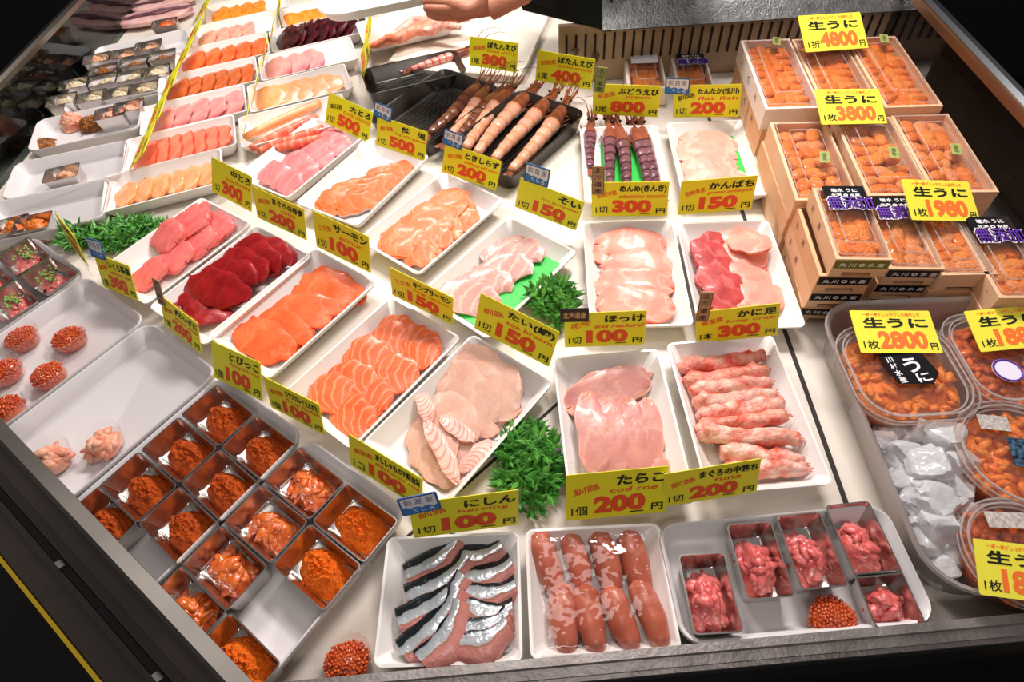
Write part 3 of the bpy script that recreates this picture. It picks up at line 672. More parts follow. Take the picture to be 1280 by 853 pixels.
f_dark = flesh('whale_meat', '#4a1822', '#2d0a12', '#6a2a34', 16, .2, .6, edge='#7a1018', edge_at=.9, la=.3)
f_yel = flesh('yellow_orange_fish', '#f79a38', '#f08218', '#fcc070', 22, .3, .5, la=.4)
f_sca = flesh('scallop_flesh', '#f7ba88', '#f09a64', '#fbdcb8', 10, .3, .6, edge='#f29a50', edge_at=.85, rough=.2, la=.4)
f_red = flesh('red_crab_stick', '#f08a6c', '#e2401f', '#fac0a4', 40, .4, .1, side='#e03a18', la=.6)
leafm = mat('green_leaf_sheet', '#35c64a', .4)

def blocks(name, cat, spec, m, label, group, L, W, t, z=.014, seed=50, deg=-35):
    for i, (px, dd, sc) in enumerate(spec):
        piece(name, cat, px, L * sc, W * sc, deg + dd, m, label.replace('#', ORD[i]), group, t, z, pitch=-14, roll=rnd.uniform(-6, 6), seed=seed + i, kw=dict(sq=4.5, rag=.05, wav=.0015))
# fatty tuna: thick blocks in two rows
row('tuna_slice', 'fatty tuna slice', (278, 284), (188, 345), 4, .052, .058, f_chu, '# pink fatty tuna slice from the back, row nearer the lean tuna', 'fatty tuna slices', t=.008, seed=3, kw=dict(sq=5), jit=.12, bend=.002)
row('tuna_slice', 'fatty tuna slice', (263, 268), (205, 297), 3, .056, .056, f_chu, '# pink fatty tuna slice from the back, raised row nearer the garnish', 'fatty tuna slices', t=.010, seed=4, kw=dict(sq=5), jit=.15, z0=.012, bend=.001)
# lean tuna
row('tuna_slice', 'lean tuna slice', (338, 306), (265, 362), 6, .098, .062, f_aka, '# deep red tuna slice from the back of the large overlapping row', 'lean tuna slices', t=.007, seed=5, kw=dict(sq=3.2, skew=.3), jit=.1, bend=.006, ang=8)
row('tuna_slice', 'lean tuna slice', (236, 364), (248, 386), 2, .05, .026, f_aka, '# small red tuna piece at the near end of the lean tuna tray', 'lean tuna ends', t=.007, seed=6, jit=.2)
piece('tuna_slice', 'lean tuna slice', (262, 396), .062, .028, 20, f_aka, 'narrow red tuna strip lying at the near corner of its tray', t=.008, z=.016, roll=8, seed=66)
piece('tuna_slice', 'lean tuna slice', (204, 386), .026, .018, 40, f_aka, 'tiny red tuna scrap beside the snow crab price card', t=.007, z=.013, seed=67)
# smooth salmon
row('salmon_slice', 'salmon slice', (428, 350), (318, 438), 5, .100, .062, f_smo, '# smooth orange salmon slice from the back of its tray', 'smooth salmon slices', seed=7, kw=dict(sq=2.8, skew=.2), jit=.16, bend=.006, ang=14, t=.005)
row('salmon_slice', 'salmon slice', (430, 395), (352, 462), 5, .060, .042, f_smo, '# small orange salmon piece along the edge beside the striped salmon', 'smooth salmon edge pieces', seed=8, jit=.25, ang=40, t=.004)
row('salmon_slice', 'salmon slice', (306, 425), (288, 446), 2, .060, .036, f_smo, '# orange salmon slice nearest the flying fish roe card', 'smooth salmon near pieces', seed=9, jit=.2, ang=-20)
# striped salmon, two columns
row('salmon_slice', 'striped salmon slice', (500, 393), (398, 493), 5, .066, .056, f_str, '# striped salmon slice from the back, row nearer the smooth salmon', 'striped salmon slices', seed=10, jit=.1, ang=6, t=.005, kw=dict(sq=2.6))
row('salmon_slice', 'striped salmon slice', (543, 415), (436, 525), 5, .062, .054, f_str, '# striped salmon slice from the back, row nearer the beige flatfish', 'striped salmon slices', seed=11, jit=.12, ang=-6, t=.005, kw=dict(sq=2.6))
# beige flatfish with fringe
row('flatfish_slice', 'flatfish slice', (632, 462), (588, 500), 5, .106, .070, f_sole, '# broad beige flatfish slice from the back of its tray', 'beige flatfish slices', seed=12, jit=.06, ang=-2, t=.003, kw=dict(sq=3.2, skew=-.2), bend=.004)
row('flatfish_slice', 'flatfish slice', (560, 520), (528, 560), 3, .090, .056, f_sole, '# narrower flatfish slice from the back, near end of the tray', 'near flatfish slices', seed=13, jit=.2, ang=-35, t=.003)
for i, (px, dg, l) in enumerate((((552, 562), -62, .085), ((530, 507), -70, .04), ((570, 535), -40, .05), ((603, 575), 50, .045))):
    piece('fringe_strip', 'flatfish fringe strip', px, l * 1.1, .021, dg, f_eng, ('long', 'short', 'middle', 'outermost')[i] + ' red striped flatfish fringe strip ' + ('across the slices', 'near the salmon tray edge', 'under the broad slices', 'beside the green garnish')[i], 'flatfish fringe', .004, .027 - .002 * i, pitch=-8, seed=14 + i)
row('flatfish_slice', 'flatfish slice', (586, 575), (560, 596), 2, .06, .036, f_sole, '# pale flatfish slice at the tray corner by the herring card', 'corner flatfish slices', seed=19, ang=20, t=.003)
# tuna belly
row('tuna_slice', 'tuna belly slice', (412, 178), (345, 220), 4, .068, .056, f_oto, '# pale pink tuna belly slice from the back, beside the crab sticks', 'tuna belly slices', seed=20, jit=.12, ang=0, t=.006, kw=dict(sq=4))
row('tuna_slice', 'tuna belly slice', (436, 190), (372, 236), 4, .054, .050, f_oto, '# pale pink tuna belly slice from the back, beside the silver edged salmon', 'tuna belly slices', seed=21, jit=.14, ang=-10, t=.006, kw=dict(sq=4))
# silver edged salmon
row('salmon_slice', 'silver edged salmon slice', (498, 222), (448, 256), 6, .074, .034, f_kei, '# silver edged salmon slice from the back of the fanned group', 'silver edged salmon', seed=22, jit=.05, ang=62, t=.004, tilt=24, bend=.002, kw=dict(sq=5))
row('salmon_slice', 'silver edged salmon slice', (440, 236), (400, 262), 4, .078, .040, f_kei, '# silver edged salmon slice from the back of the nearer group', 'silver edged salmon', seed=23, jit=.07, ang=50, t=.004, bend=.003, kw=dict(sq=4))
piece('salmon_slice', 'silver edged salmon slice', (398, 282), .06, .03, 40, f_kei, 'single salmon slice beside the salmon price card corner', z=.014, seed=24)
# peach salmon
row('salmon_slice', 'peach salmon slice', (596, 238), (528, 262), 4, .078, .066, f_tok, '# broad peach salmon slice from the back of its tray', 'peach salmon slices', seed=25, jit=.2, ang=-10, t=.004, kw=dict(sq=2.5))
row('salmon_slice', 'peach salmon slice', (590, 282), (530, 330), 5, .052, .046, f_tok, '# small peach salmon slice from the back, row beside the rockfish tray', 'peach salmon slices', seed=26, jit=.2, ang=30, t=.004)
row('salmon_slice', 'peach salmon slice', (540, 275), (482, 316), 4, .080, .062, f_tok, '# peach salmon slice from the back, near half of the tray', 'peach salmon near half', seed=27, jit=.14, ang=10, t=.004)
# translucent rockfish on green leaf sheet
def sheet(px4, lab, z=.0062):
    v = [at(*p, z) for p in px4]; mb = MB(); mb.loft([[tuple(q) for q in v], [(q.x, q.y, q.z + .0006) for q in v]])
    o = obj('leaf_sheet', mb.mesh('leaf_sheet', leafm, 0)); tag(o, lab, 'leaf sheet', 'green plastic leaf sheets')
obj_ = obj('leaf_sheet', MB().box((.010, 0, .0062), (.078, .165, .0006)).mesh('leaf_sheet', leafm, 0), None, TM['soi'].copy()); tag(obj_, 'green plastic leaf sheet under the translucent rockfish', 'leaf sheet', 'green plastic leaf sheets')
row('rockfish_slice', 'rockfish slice', (646, 296), (570, 362), 5, .080, .060, f_soi, '# translucent rockfish slice from the back of its tray', 'translucent rockfish slices', seed=28, jit=.12, ang=12, t=.0035, bend=.004, kw=dict(sq=2.8, skew=.3))
# rockfish with red edges
row('rockfish_slice', 'red edged rockfish slice', (792, 292), (800, 410), 6, .100, .058, f_men, '# red edged rockfish slice from the back of its tray', 'red edged rockfish slices', seed=29, jit=.1, ang=0, t=.0045, bend=.008, kw=dict(sq=2.4))
row('rockfish_slice', 'red edged rockfish slice', (752, 318), (758, 404), 3, .045, .036, f_men, '# small red edged rockfish slice along the tray edge nearer the garnish', 'small rockfish slices', seed=30, jit=.3, ang=20, t=.004)
# amberjack
row('amberjack_slice', 'amberjack slice', (880, 305), (912, 372), 4, .074, .058, f_kand, '# dark pink amberjack slice from the back', 'dark pink amberjack slices', seed=31, jit=.12, ang=35, t=.006, kw=dict(sq=3))
row('amberjack_slice', 'amberjack slice', (932, 300), (948, 374), 4, .074, .056, f_kan, '# pale pink amberjack slice from the back', 'pale amberjack slices', seed=32, jit=.2, ang=20, t=.005, kw=dict(sq=2.4))
piece('amberjack_slice', 'amberjack slice', (935, 303), .06, .046, -42, f_kan, 'uppermost curled pink amberjack slice with a pointed red tip', z=.030, roll=-14, seed=33, t=.006)
piece('amberjack_slice', 'amberjack slice', (892, 300), .05, .03, 10, f_kan, 'flat pale amberjack slice at the back edge of its tray', z=.011, seed=34)
piece('amberjack_slice', 'amberjack slice', (920, 380), .08, .03, 6, f_kan, 'pale amberjack slice just behind the king crab card', z=.012, seed=35)
# atka mackerel: crosswise slices at the back, long ones down the tray
row('mackerel_slice', 'atka mackerel slice', (762, 450), (772, 482), 3, .118, .050, f_atk, '# crosswise atka mackerel slice from the back', 'crosswise mackerel slices', seed=36, jit=.12, ang=4, t=.003, bend=.006)
for i, (px, dg, l) in enumerate((((742, 540), 88, .105), ((765, 545), 84, .105), ((788, 548), 80, .105), ((812, 546), 78, .105))):
    piece('mackerel_slice', 'atka mackerel slice', px, l, .040, dg + 4, f_atk, '%s long atka mackerel slice counted from the garnish side' % ORD[i], 'long mackerel slices', .0035, .014 + .004 * (3 - i), pitch=9, roll=-2, seed=40 + i, bend=.004)
for i, px in enumerate(((825, 520), (832, 548), (838, 578))):
    piece('mackerel_slice', 'atka mackerel slice', px, .05, .03, 20 - 20 * i, f_atk, '%s thin mackerel flap from the back, beside the crab leg tray' % ORD[i], 'thin mackerel flaps', .002, .0105, seed=46 + i)
# pale flatfish
sheet([(858, 165), (925, 168), (938, 236), (866, 236)], 'green plastic leaf sheet under the pale flatfish')
row('flatfish_slice', 'pale flatfish slice', (884, 178), (890, 226), 4, .096, .054, f_flat, '# pale pink flatfish slice from the back of the small tray', 'pale flatfish slices', seed=50, jit=.1, t=.004, kw=dict(sq=2.4))
# far wing rows: each along its tray, from the outer end inwards
def wing(key, n, L, W, m, name, cat, label, group, ang=70, t=.005, seed=60, kw=None, tilt=15, v=0, u0=-.068, u1=.068, bend=.003):
    M = TM[key]; r = random.Random(seed); me0 = None; z0 = M.translation.z
    for i in range(n):
        s = u0 + (u1 - u0) * i / max(1, n - 1)
        me = slice_mesh(name, m, L * r.uniform(.92, 1.08), W, t, bend, seed=seed + i, **(kw or {}))
        Mo = M @ Matrix.Translation((v, -s, FL + .004 + W / 2 * math.sin(R(tilt)) + bend)) @ Matrix.Rotation(R(ang - 70) + r.uniform(-.08, .08), 4, 'Z') @ Matrix.Rotation(R(tilt), 4, 'X')
        tag(obj(name, me, None, Mo), label.replace('#', ORD[i]), cat, group)
wing('f1', 6, .066, .046, f_sca, 'scallop_slice', 'scallop', '# peach scallop piece of the tray above the green garnish', 'peach scallop pieces', t=.008, seed=61, kw=dict(sq=2))
wing('f2', 7, .082, .050, f_f2, 'fish_slice', 'coral fish slice', '# coral pink slice of the long strip behind the scallops', 'coral fish slices', seed=72, kw=dict(sq=4))
wing('f3', 5, .082, .062, f_f3, 'fish_slice', 'mauve fish slice', '# mauve pink slice with a red tip, far wing', 'mauve fish slices', seed=84)
wing('f4', 6, .080, .056, f_f4, 'salmon_slice', 'seared salmon slice', '# brown edged seared salmon slice on the far wing', 'seared salmon slices', seed=96)
wing('f5', 5, .082, .062, f_smo, 'salmon_slice', 'far salmon slice', '# orange salmon slice on the far wing, beside the seared salmon', 'far orange salmon slices', seed=108)
wing('f6', 4, .074, .046, f_flat, 'fish_slice', 'pale fish slice', '# pale pink fish slice near the far end of the wing', 'far pale fish slices', seed=120, u0=-.02)
wing('f7', 4, .078, .046, f_yel, 'scallop_slice', 'orange scallop', '# orange scallop piece at the far end of the wing', 'far orange scallops', seed=132, t=.008, u0=-.02)
wing('g2', 5, .074, .056, f_sca, 'fish_slice', 'peach fish slice', '# peach fish strip behind the red crab sticks', 'peach fish strips', seed=144, ang=130, u0=-.05, kw=dict(sq=3))
wing('g3', 3, .078, .064, f_f3, 'fish_slice', 'pink fish slice', '# pink slice in front of the dark whale meat', 'three pink slices', seed=156, ang=95, u0=.0, u1=.07)
wing('g4', 7, .080, .060, f_dark, 'whale_meat_slice', 'whale meat slice', '# dark purple meat slice, raised on edge', 'dark meat slices', seed=168, tilt=30, t=.006, kw=dict(sq=4, rag=.2, wav=.003))
wing('g5', 4, .088, .040, f_yel, 'fish_slice', 'yellow fish strip', '# yellow orange strip below the held tray', 'yellow orange strips', seed=180, ang=140)

# ------------------------------------------------------------------ crab legs
def lumpy_tube(pts, rads, seed, n=12, amp=.12, flat=1.0, steps=4):
    """Tube through points with smooth in-betweens and a knobbly surface, UV lengthwise."""
    P = []; Rr = []
    for i in range(len(pts) - 1):
        for k in range(steps):
            f = k / steps; P.append(Vector(pts[i]).lerp(Vector(pts[i + 1]), f)); Rr.append(rads[i] * (1 - f) + rads[i + 1] * f)
    P.append(Vector(pts[-1])); Rr.append(rads[-1])
    mb = MB(); mb.tube(P, Rr, n, flat=flat); m_ = len(P)
    off = Vector((seed * 2.3, seed * .7, 0)); uv = []
    for idx, v in enumerate(mb.v):
        i = min(idx // n, m_ - 1); c = P[i]; d = Vector(v) - c
        k = 1 + amp * noise.noise(Vector(v) * 90 + off) * 1.6
        q = c + d * k; mb.v[idx] = tuple(q); mb.uv[idx] = (i / (m_ - 1), (idx % n) / n)
    return mb
crabm = mat('crab_meat', '#f8d4c2', .35, 0, '#e2553a', 60, 1.3, .9, 120, sss=.25)
crabr = mat('crab_red', '#dc4026', .35, 0, '#f7bea8', 60, 1.2, .9, 120, sss=.25)
crabo = mat('orange_crab_claw', '#e8562a', .35, 0, '#f8b494', 45, 1, .8, 120, sss=.25)
legs = [((848, 462), (955, 445)), ((855, 480), (958, 462)), ((862, 492), (962, 478)), ((868, 508), (968, 492)), ((872, 522), (978, 504)), ((870, 540), (982, 520)), ((872, 545), (998, 548)), ((900, 566), (1004, 578)), ((905, 590), (1006, 585))]
for i, (a, b) in enumerate(legs):
    r = random.Random(200 + i); z = .0175 + (.004 if i in (5, 6) else 0)
    A, B = at(*a, z), at(*b, z); d = (B - A); nn = Vector((-d.y, d.x, 0)).normalized()
    pts = [A, A + d * .12 + nn * .002, A + d * .5 + nn * r.uniform(-.002, .004), A + d * .85, B]
    mb = lumpy_tube(pts, [.0078, .0118, .0104, .0104, .0072], i, 14, .34)
    for k in range(5):
        e = B + Vector((r.uniform(-.004, .004), r.uniform(-.006, .006), r.uniform(-.003, .004))); mb.tube([e - d.normalized() * .01, e + d.normalized() * r.uniform(.002, .006)], [.002, .0008], 5)
    me = mb.mesh('crab_leg_meat', crabr if i in (0, 1, 5) else crabm, 180)
    tag(obj('crab_leg_meat', me), '%s shelled red and white crab leg from the back of its tray' % ORD[i], 'crab leg', 'shelled crab legs')
for i, (a, b) in enumerate((((305, 172), (400, 128)), ((312, 186), (398, 146)), ((322, 190), (405, 160)), ((345, 186), (402, 172)))):
    A, B = at(*a, .022), at(*b, .022); d = B - A
    tag(obj('crab_stick', lumpy_tube([A, A + d * .3, A + d * .7, B], [.006, .009, .009, .007], 30 + i, 10, .08).mesh('crab_stick', f_red if i else f_sca, 180)), '%s long red crab stick counted from the back' % ORD[i], 'crab stick', 'long red crab sticks')
for i, (a, b, rd) in enumerate((((470, 55), (560, 30), .012), ((478, 50), (545, 22), .012), ((500, 44), (588, 22), .013), ((520, 40), (575, 34), .010), ((462, 58), (500, 50), .008))):
    A, B = at(*a, .045), at(*b, .047 + .004 * i); d = B - A
    tag(obj('crab_claw_meat', lumpy_tube([A, A + d * .3, A + d * .6 + Vector((0, .01, .004)), B], [.005, rd, rd, .006], 40 + i, 10, .15).mesh('crab_claw_meat', crabo if i % 2 == 0 else crabm, 180)), '%s chunk of orange crab meat in the tray below the hand' % ORD[i], 'crab meat', 'orange crab meat chunks')

# ------------------------------------------------------------------ herring: silver skin over pink flesh
def herring_mat():
    m = bpy.data.materials.new('herring'); m.use_nodes = True; nt = m.node_tree; N = nt.nodes; L = nt.links; b = N['Principled BSDF']
    uv = N.new('ShaderNodeUVMap'); sp = N.new('ShaderNodeSeparateXYZ'); L.new(uv.outputs[0], sp.inputs[0]); tc = N.new('ShaderNodeTexCoord')
    n = N.new('ShaderNodeTexNoise'); n.inputs['Scale'].default_value = 42; n.inputs['Detail'].default_value = 7; L.new(tc.outputs['Object'], n.inputs['Vector'])
    a = N.new('ShaderNodeMath'); a.operation = 'MULTIPLY_ADD'; a.inputs[1].default_value = .42; L.new(n.outputs['Fac'], a.inputs[0]); L.new(sp.outputs['Y'], a.inputs[2])
    r = N.new('ShaderNodeValToRGB'); L.new(a.outputs[0], r.inputs['Fac']); e = r.color_ramp.elements
    e[0].position = .0; e[0].color = lin('#d98f86'); e[1].position = 1.0; e[1].color = lin('#20272c')
    for p, c in ((.62, '#cf867c'), (.68, '#a8705f'), (.72, '#dcdfe2'), (.96, '#b4bbc1'), (.99, '#4a545c')):
        q = e.new(min(p, .995)); q.color = lin(c)
    L.new(r.outputs[0], b.inputs['Base Color'])
    mr = N.new('ShaderNodeMapRange'); mr.inputs[1].default_value = .68; mr.inputs[2].default_value = .72; mr.inputs[4].default_value = .4; L.new(a.outputs[0], mr.inputs[0]); L.new(mr.outputs[0], b.inputs['Metallic'])
    b.inputs['Roughness'].default_value = .24
    n2 = N.new('ShaderNodeTexNoise'); n2.inputs['Scale'].default_value = 140; bp = N.new('ShaderNodeBump'); bp.inputs['Strength'].default_value = .7; bp.inputs['Distance'].default_value = .0015
    L.new(tc.outputs['Object'], n2.inputs['Vector']); L.new(n2.outputs[0], bp.inputs['Height']); L.new(bp.outputs[0], b.inputs['Normal']); return m
herm = herring_mat()
def herring_mesh(L, W, seed):
    """Fillet slice: flesh strip whose far part is covered by silver skin that darkens towards the back."""
    r = random.Random(seed); nu, nv = 14, 12; mb = MB(); pts = []; uv = []
    for i in range(nu + 1):
        u = i / nu; hw = W / 2 * (.62 + .38 * math.sin(min(1, u * 1.15 + .12) * math.pi) ** .7)
        for j in range(nv + 1):
            a = -1 + 2 * j / nv
            y = hw * a; z = .0085 * (1 - a * a) + .0012 * noise.noise(Vector((u * 4, a * 2, seed))) + .003 * math.sin(u * math.pi)
            pts.append((L * (u - .5) + .006 * a * (.5 - u), y + .010 * (u - .5) ** 2 * 4, z)); uv.append((u, j / nv))
    k = nv + 1; N_ = len(pts); vs = pts + [(x, y, z - .0032) for x, y, z in pts]; fs = []; mi = []
    sp = r.uniform(.42, .58)
    for i in range(nu):
        for j in range(nv):
            a = i * k + j; fs.append((a, a + k, a + k + 1, a + 1)); v = (j + .5) / nv + .12 * math.sin(i * .6 + seed)
            mi.append(0)
            fs.append((N_ + a, N_ + a + 1, N_ + a + k + 1, N_ + a + k)); mi.append(0)
    bd = [j for j in range(k)] + [i * k + nv for i in range(1, nu + 1)] + [nu * k + j for j in range(nv - 1, -1, -1)] + [i * k for i in range(nu - 1, 0, -1)]
    for a, b in zip(bd, bd[1:] + bd[:1]): fs.append((a, b, N_ + b, N_ + a)); mi.append(0)
    mb.add(vs, fs, 0, uv + uv); mb.m = mi
    return mb.mesh('herring_slice', herm, 60)
hs = [((594, 704), 8, .060, 0), ((550, 708), 38, .064, 0), ((606, 728), 12, .062, .004), ((555, 735), 34, .070, .005), ((608, 750), 2, .060, .007), ((548, 762), 36, .074, .010), ((604, 772), -8, .056, .010),
      ((602, 793), 14, .058, .013), ((550, 786), 50, .074, .015), ((562, 796), 58, .060, .018), ((606, 806), 20, .052, .016)]
for i, (px, dg, l, dz) in enumerate(hs):
    z = .012 + dz * .8; p = at(*px, z); qx, qy, qs = p.x, p.y, 1
    tag(obj('herring_slice', herring_mesh(l * 1.04, .042, i + 1), None, TR(qx, qy, z, R(dg), R(6), R(-4))), '%s silver skinned herring slice counted from the back of its tray' % ORD[i], 'herring slice', 'silver herring slices')

# ------------------------------------------------------------------ cod roe sacs under cling film
rom = flesh('cod_roe_skin', '#c87058', '#b05840', '#dc9680', 9, .25, 1.5, rough=.14, bump=.25)
sacs = [((684, 703), -82, .068, .0125), ((720, 705), -84, .062, .0115), ((757, 706), -78, .068, .0125), ((795, 706), -74, .070, .0125), ((706, 772), -82, .066, .0125), ((740, 774), -84, .064, .0125), ((777, 773), -80, .062, .0122), ((812, 768), -80, .066, .0118)]
for i, (px, dg, l, rd) in enumerate(sacs):
    z = .0175 + (.004 if i >= 4 else 0); p = at(*px, z)
    xs = [-l / 2, -l * .42, -l * .2, l * .1, l * .36, l * .5]
    mb = lumpy_tube([(x, .003 * math.sin(x * 60 + i), -.001 * k) for k, x in enumerate(xs)], [rd * .40, rd * .98, rd * 1.14, rd * 1.12, rd * .84, rd * .3], 60 + i, 16, .05, steps=5)
    tag(obj('cod_roe_sac', mb.mesh('cod_roe_sac', rom, 180), None, TR(p.x, p.y, z, R(dg), 0, R(-4 if i >= 4 else 2))), '%s glossy cod roe sac of the %s row under the film' % (ORD[i % 4], 'back' if i < 4 else 'front'), 'cod roe sac', 'cod roe sacs')
M = TM['tarako']; nx = ny = 22; mb = MB(); vs = []
for i in range(nx + 1):
    for j in range(ny + 1):
        x = -.0695 + .139 * i / nx; y = -.061 + .122 * j / ny; e = max(abs(x) / .0695, abs(y) / .061)
        z = .0285 + .005 * max(0, 1 - e ** 3) + .0009 * noise.noise(Vector((x * 60, y * 60, 1))) + .0008 * math.sin((x + y) * 180) * (1 - e) - (.006 if e > .99 else 0)
        vs.append((x, y, z))
mb.add(vs, [(i * (ny + 1) + j, (i + 1) * (ny + 1) + j, (i + 1) * (ny + 1) + j + 1, i * (ny + 1) + j + 1) for i in range(nx) for j in range(ny)])
tag(obj('cling_film', mb.mesh('cling_film', wrapm, 180), None, M.copy()), 'clear cling film stretched over the tray of cod roe sacs', 'cling film')

# ------------------------------------------------------------------ heaps of roe, mince and pickles
tobm = mat('dark_orange_roe', '#b03a06', .45, 0, '#d86212', 160, 1, 1.0, 500, spec=.25)
masm = mat('bright_orange_roe', '#ff6408', .5, 0, '#ff8420', 160, 1, 1.0, 450, spec=.2)
chanm = mat('red_orange_pickle', '#f07a2c', .15, 0, '#d24a0c', 70, .9, .5, 110, coat=.6, sss=.2)
mincem = mat('pink_tuna_mince', '#f28a84', .25, 0, '#e2645f', 80, 1, .7, 160, coat=.3, sss=.25)
tunm = mat('red_tuna_scrap', '#da4c4c', .2, 0, '#ee8a82', 60, .8, .6, 130, coat=.5, sss=.25)
onion = mat('green_onion', '#4f7a2a', .5, 0, '#a8b867', 200)
shellm = mat('whitish_shellfish', '#dfcfae', .3, 0, '#c9b288', 70, 1, .6, 150)
peachm = mat('peach_shellfish', '#e2b08c', .3, 0, '#cf9068', 70, 1, .6, 150)
brownm = mat('brown_seaweed', '#6a3a12', .3, 0, '#a8641e', 120, 1, .9, 200)
def heap_mesh(name, m, rx, ry, h, seed, n=30, rough=.35, fine=.16, lobes=3, extra=None):
    """Irregular mound: overlapping lobes with coarse and fine lumps, closed underneath."""
    r = random.Random(seed); off = Vector((seed * 1.3, seed * .77, 2)); mb = MB(); vs = []
    lob = [(r.uniform(-.4, .4) * rx, r.uniform(-.4, .4) * ry, r.uniform(.6, 1.0)) for _ in range(lobes)]
    nr = n // 2
    for i in range(nr + 1):
        q = i / nr
        for k in range(n):
            a = 2 * math.pi * k / n
            edge = 1 + rough * noise.noise(Vector((math.cos(a) * 1.6, math.sin(a) * 1.6, 0)) + off)
            x = rx * q * edge * math.cos(a); y = ry * q * edge * math.sin(a)
            z = 0
            for lx, ly, lh in lob:
                d = math.hypot((x - lx) / (rx * .85), (y - ly) / (ry * .85)); z = max(z, lh * max(0, 1 - d * d) ** .6)
            z = h * (z * (1 - q ** 5) + .25 * (1 - q ** 3)) + fine * h * noise.noise(Vector((x, y, z * .01)) * 230 + off) + fine * .8 * h * noise.noise(Vector((x, y, 0)) * 520 + off)
            vs.append((x, y, max(0, z) if q < .99 else 0))
    fs = [(i * n + k, i * n + (k + 1) % n, (i + 1) * n + (k + 1) % n, (i + 1) * n + k) for i in range(nr) for k in range(n)]
    mb.add(vs, [tuple(reversed(f)) for f in fs][::1]); mb.f.append(tuple(nr * n + k for k in range(n))); mb.m.append(0)
    if extra: extra(mb, r)
    return mb.mesh(name, m, 180)
def strips(mb, r, n, rx, ry, h, L, wd, mi=0):
    for _ in range(n):
        x, y = r.uniform(-.75, .75) * rx, r.uniform(-.75, .75) * ry; z = h * max(.25, 1 - (x / rx) ** 2 - (y / ry) ** 2) * r.uniform(.6, 1.05); a = r.uniform(0, 6.3); l = L * r.uniform(.6, 1.2); c = r.uniform(-.5, .5)
        pts = [(x + l * (t - .5) * math.cos(a + c * t), y + l * (t - .5) * math.sin(a + c * t), z + .003 - h * .5 * abs(t - .5) ** 1.5 * r.uniform(.4, 1.6)) for t in (0, .25, .5, .75, 1)]
        w_ = wd * r.uniform(.7, 1.3); mb.tube(pts, [w_ * .5, w_, w_ * 1.1, w_ * .9, w_ * .4], 7, mi, flat=.55)
def heap(name, cat, M, m, rx, ry, h, label, seed, group=None, **k):
    return tag(obj(name, heap_mesh(name, m, rx, ry, h, seed, **k), None, M), label, cat, group, 'stuff')
# front diagonal wing cups; columns along EX, rows along EY
CUPZ = .0055
cupdef = []
colx = {'a': -.5475, 'b': -.4675, 'c': -.3885, 'd': -.3075}; rowy = {1: .0700, 2: .0135, 3: -.0430, 4: -.0950}
desc = {'a1': ('tob', 'dark orange fish roe, cup nearest the flying fish roe card'), 'a2': ('tob', 'dark orange fish roe, second from the back beside the crab vat'), 'a3': ('tob', 'dark orange fish roe, third from the back beside the crab vat'),
        'a4': ('tob', 'dark orange fish roe, cup half under the dark sloped rail'), 'b1': ('tob', 'dark orange fish roe in the back row, below the flatfish fin card'), 'b2': ('tob', 'dark orange fish roe in the middle of the cup grid'), 'b3': ('tob', 'dark orange fish roe beside the empty cup space'),
        'c1': ('cha', 'red pickled squid in the cup below the smelt roe card'), 'c2': ('cha', 'red pickled squid, second cup below the smelt roe card'), 'c3': ('cha', 'red pickled squid, third cup below the smelt roe card'), 'c4': ('cha', 'red pickled squid, cup at the sloped rail'),
        'd1': ('mas', 'bright orange capelin roe in the cup beside the herring card'), 'd2': ('mas', 'bright orange capelin roe, cup in front of the other, near the herring'), 'd4': ('mas', 'bright orange capelin roe in the frontmost cup by the rail')}
for i, (k, (kind, lab)) in enumerate(desc.items()):
    p = D(colx[k[0]], rowy[int(k[1])], CUPZ + .002); yw = R(-35.7 + rnd.uniform(-2, 2))
    cup(TR(p.x, p.y, CUPZ, yw), 'steel cup of ' + lab)
    M = TR(p.x, p.y, CUPZ + .0018, yw)
    if kind == 'cha': heap('pickled_squid', 'pickled squid', M, chanm, .031, .0205, .016, lab[0].upper() + lab[1:], 300 + i, extra=lambda mb, r: strips(mb, r, 44, .028, .0175, .018, .020, .0042))
    else: heap('fish_roe', 'fish roe', M, tobm if kind == 'tob' else masm, .0335, .0222, .019, lab[0].upper() + lab[1:], 300 + i, n=64, fine=.26, rough=.2, lobes=5)
# pink mince cups on the next vats
for i, (ex, ey, lab) in enumerate(((-1.057, .078, 'second cup from the green garnish'), (-.978, .078, 'cup nearest the green garnish'), (-1.057, .016, 'cup at the picture edge, nearer the rail'), (-.978, .018, 'cup beside the salmon roe cups'))):
    p = D(ex, ey); yw = R(-35.7 + (-3, 4, 2, -2)[i])
    cup(TR(p.x, p.y, CUPZ, yw), 'steel cup of chopped tuna and onion, ' + lab)
    M = TR(p.x, p.y, CUPZ + .0018, yw)
    def ex_(mb, r):
        strips(mb, r, 22, .028, .019, .019, .012, .0042)
        for _ in range(26): x, y = r.gauss(-.004, .009), r.gauss(.002, .007); mb.tube([(x, y, .0215 + r.uniform(0, .003)), (x + r.uniform(-.002, .002), y + r.uniform(-.002, .002), .026)], [.0022, .0022], 6, 1)
    me = heap_mesh('chopped_tuna', [mincem, onion], .029, .020, .019, 340 + i, extra=ex_)
    tag(obj('chopped_tuna', me, None, M), 'pink chopped tuna topped with green onion, ' + lab, 'chopped tuna', None, 'stuff')
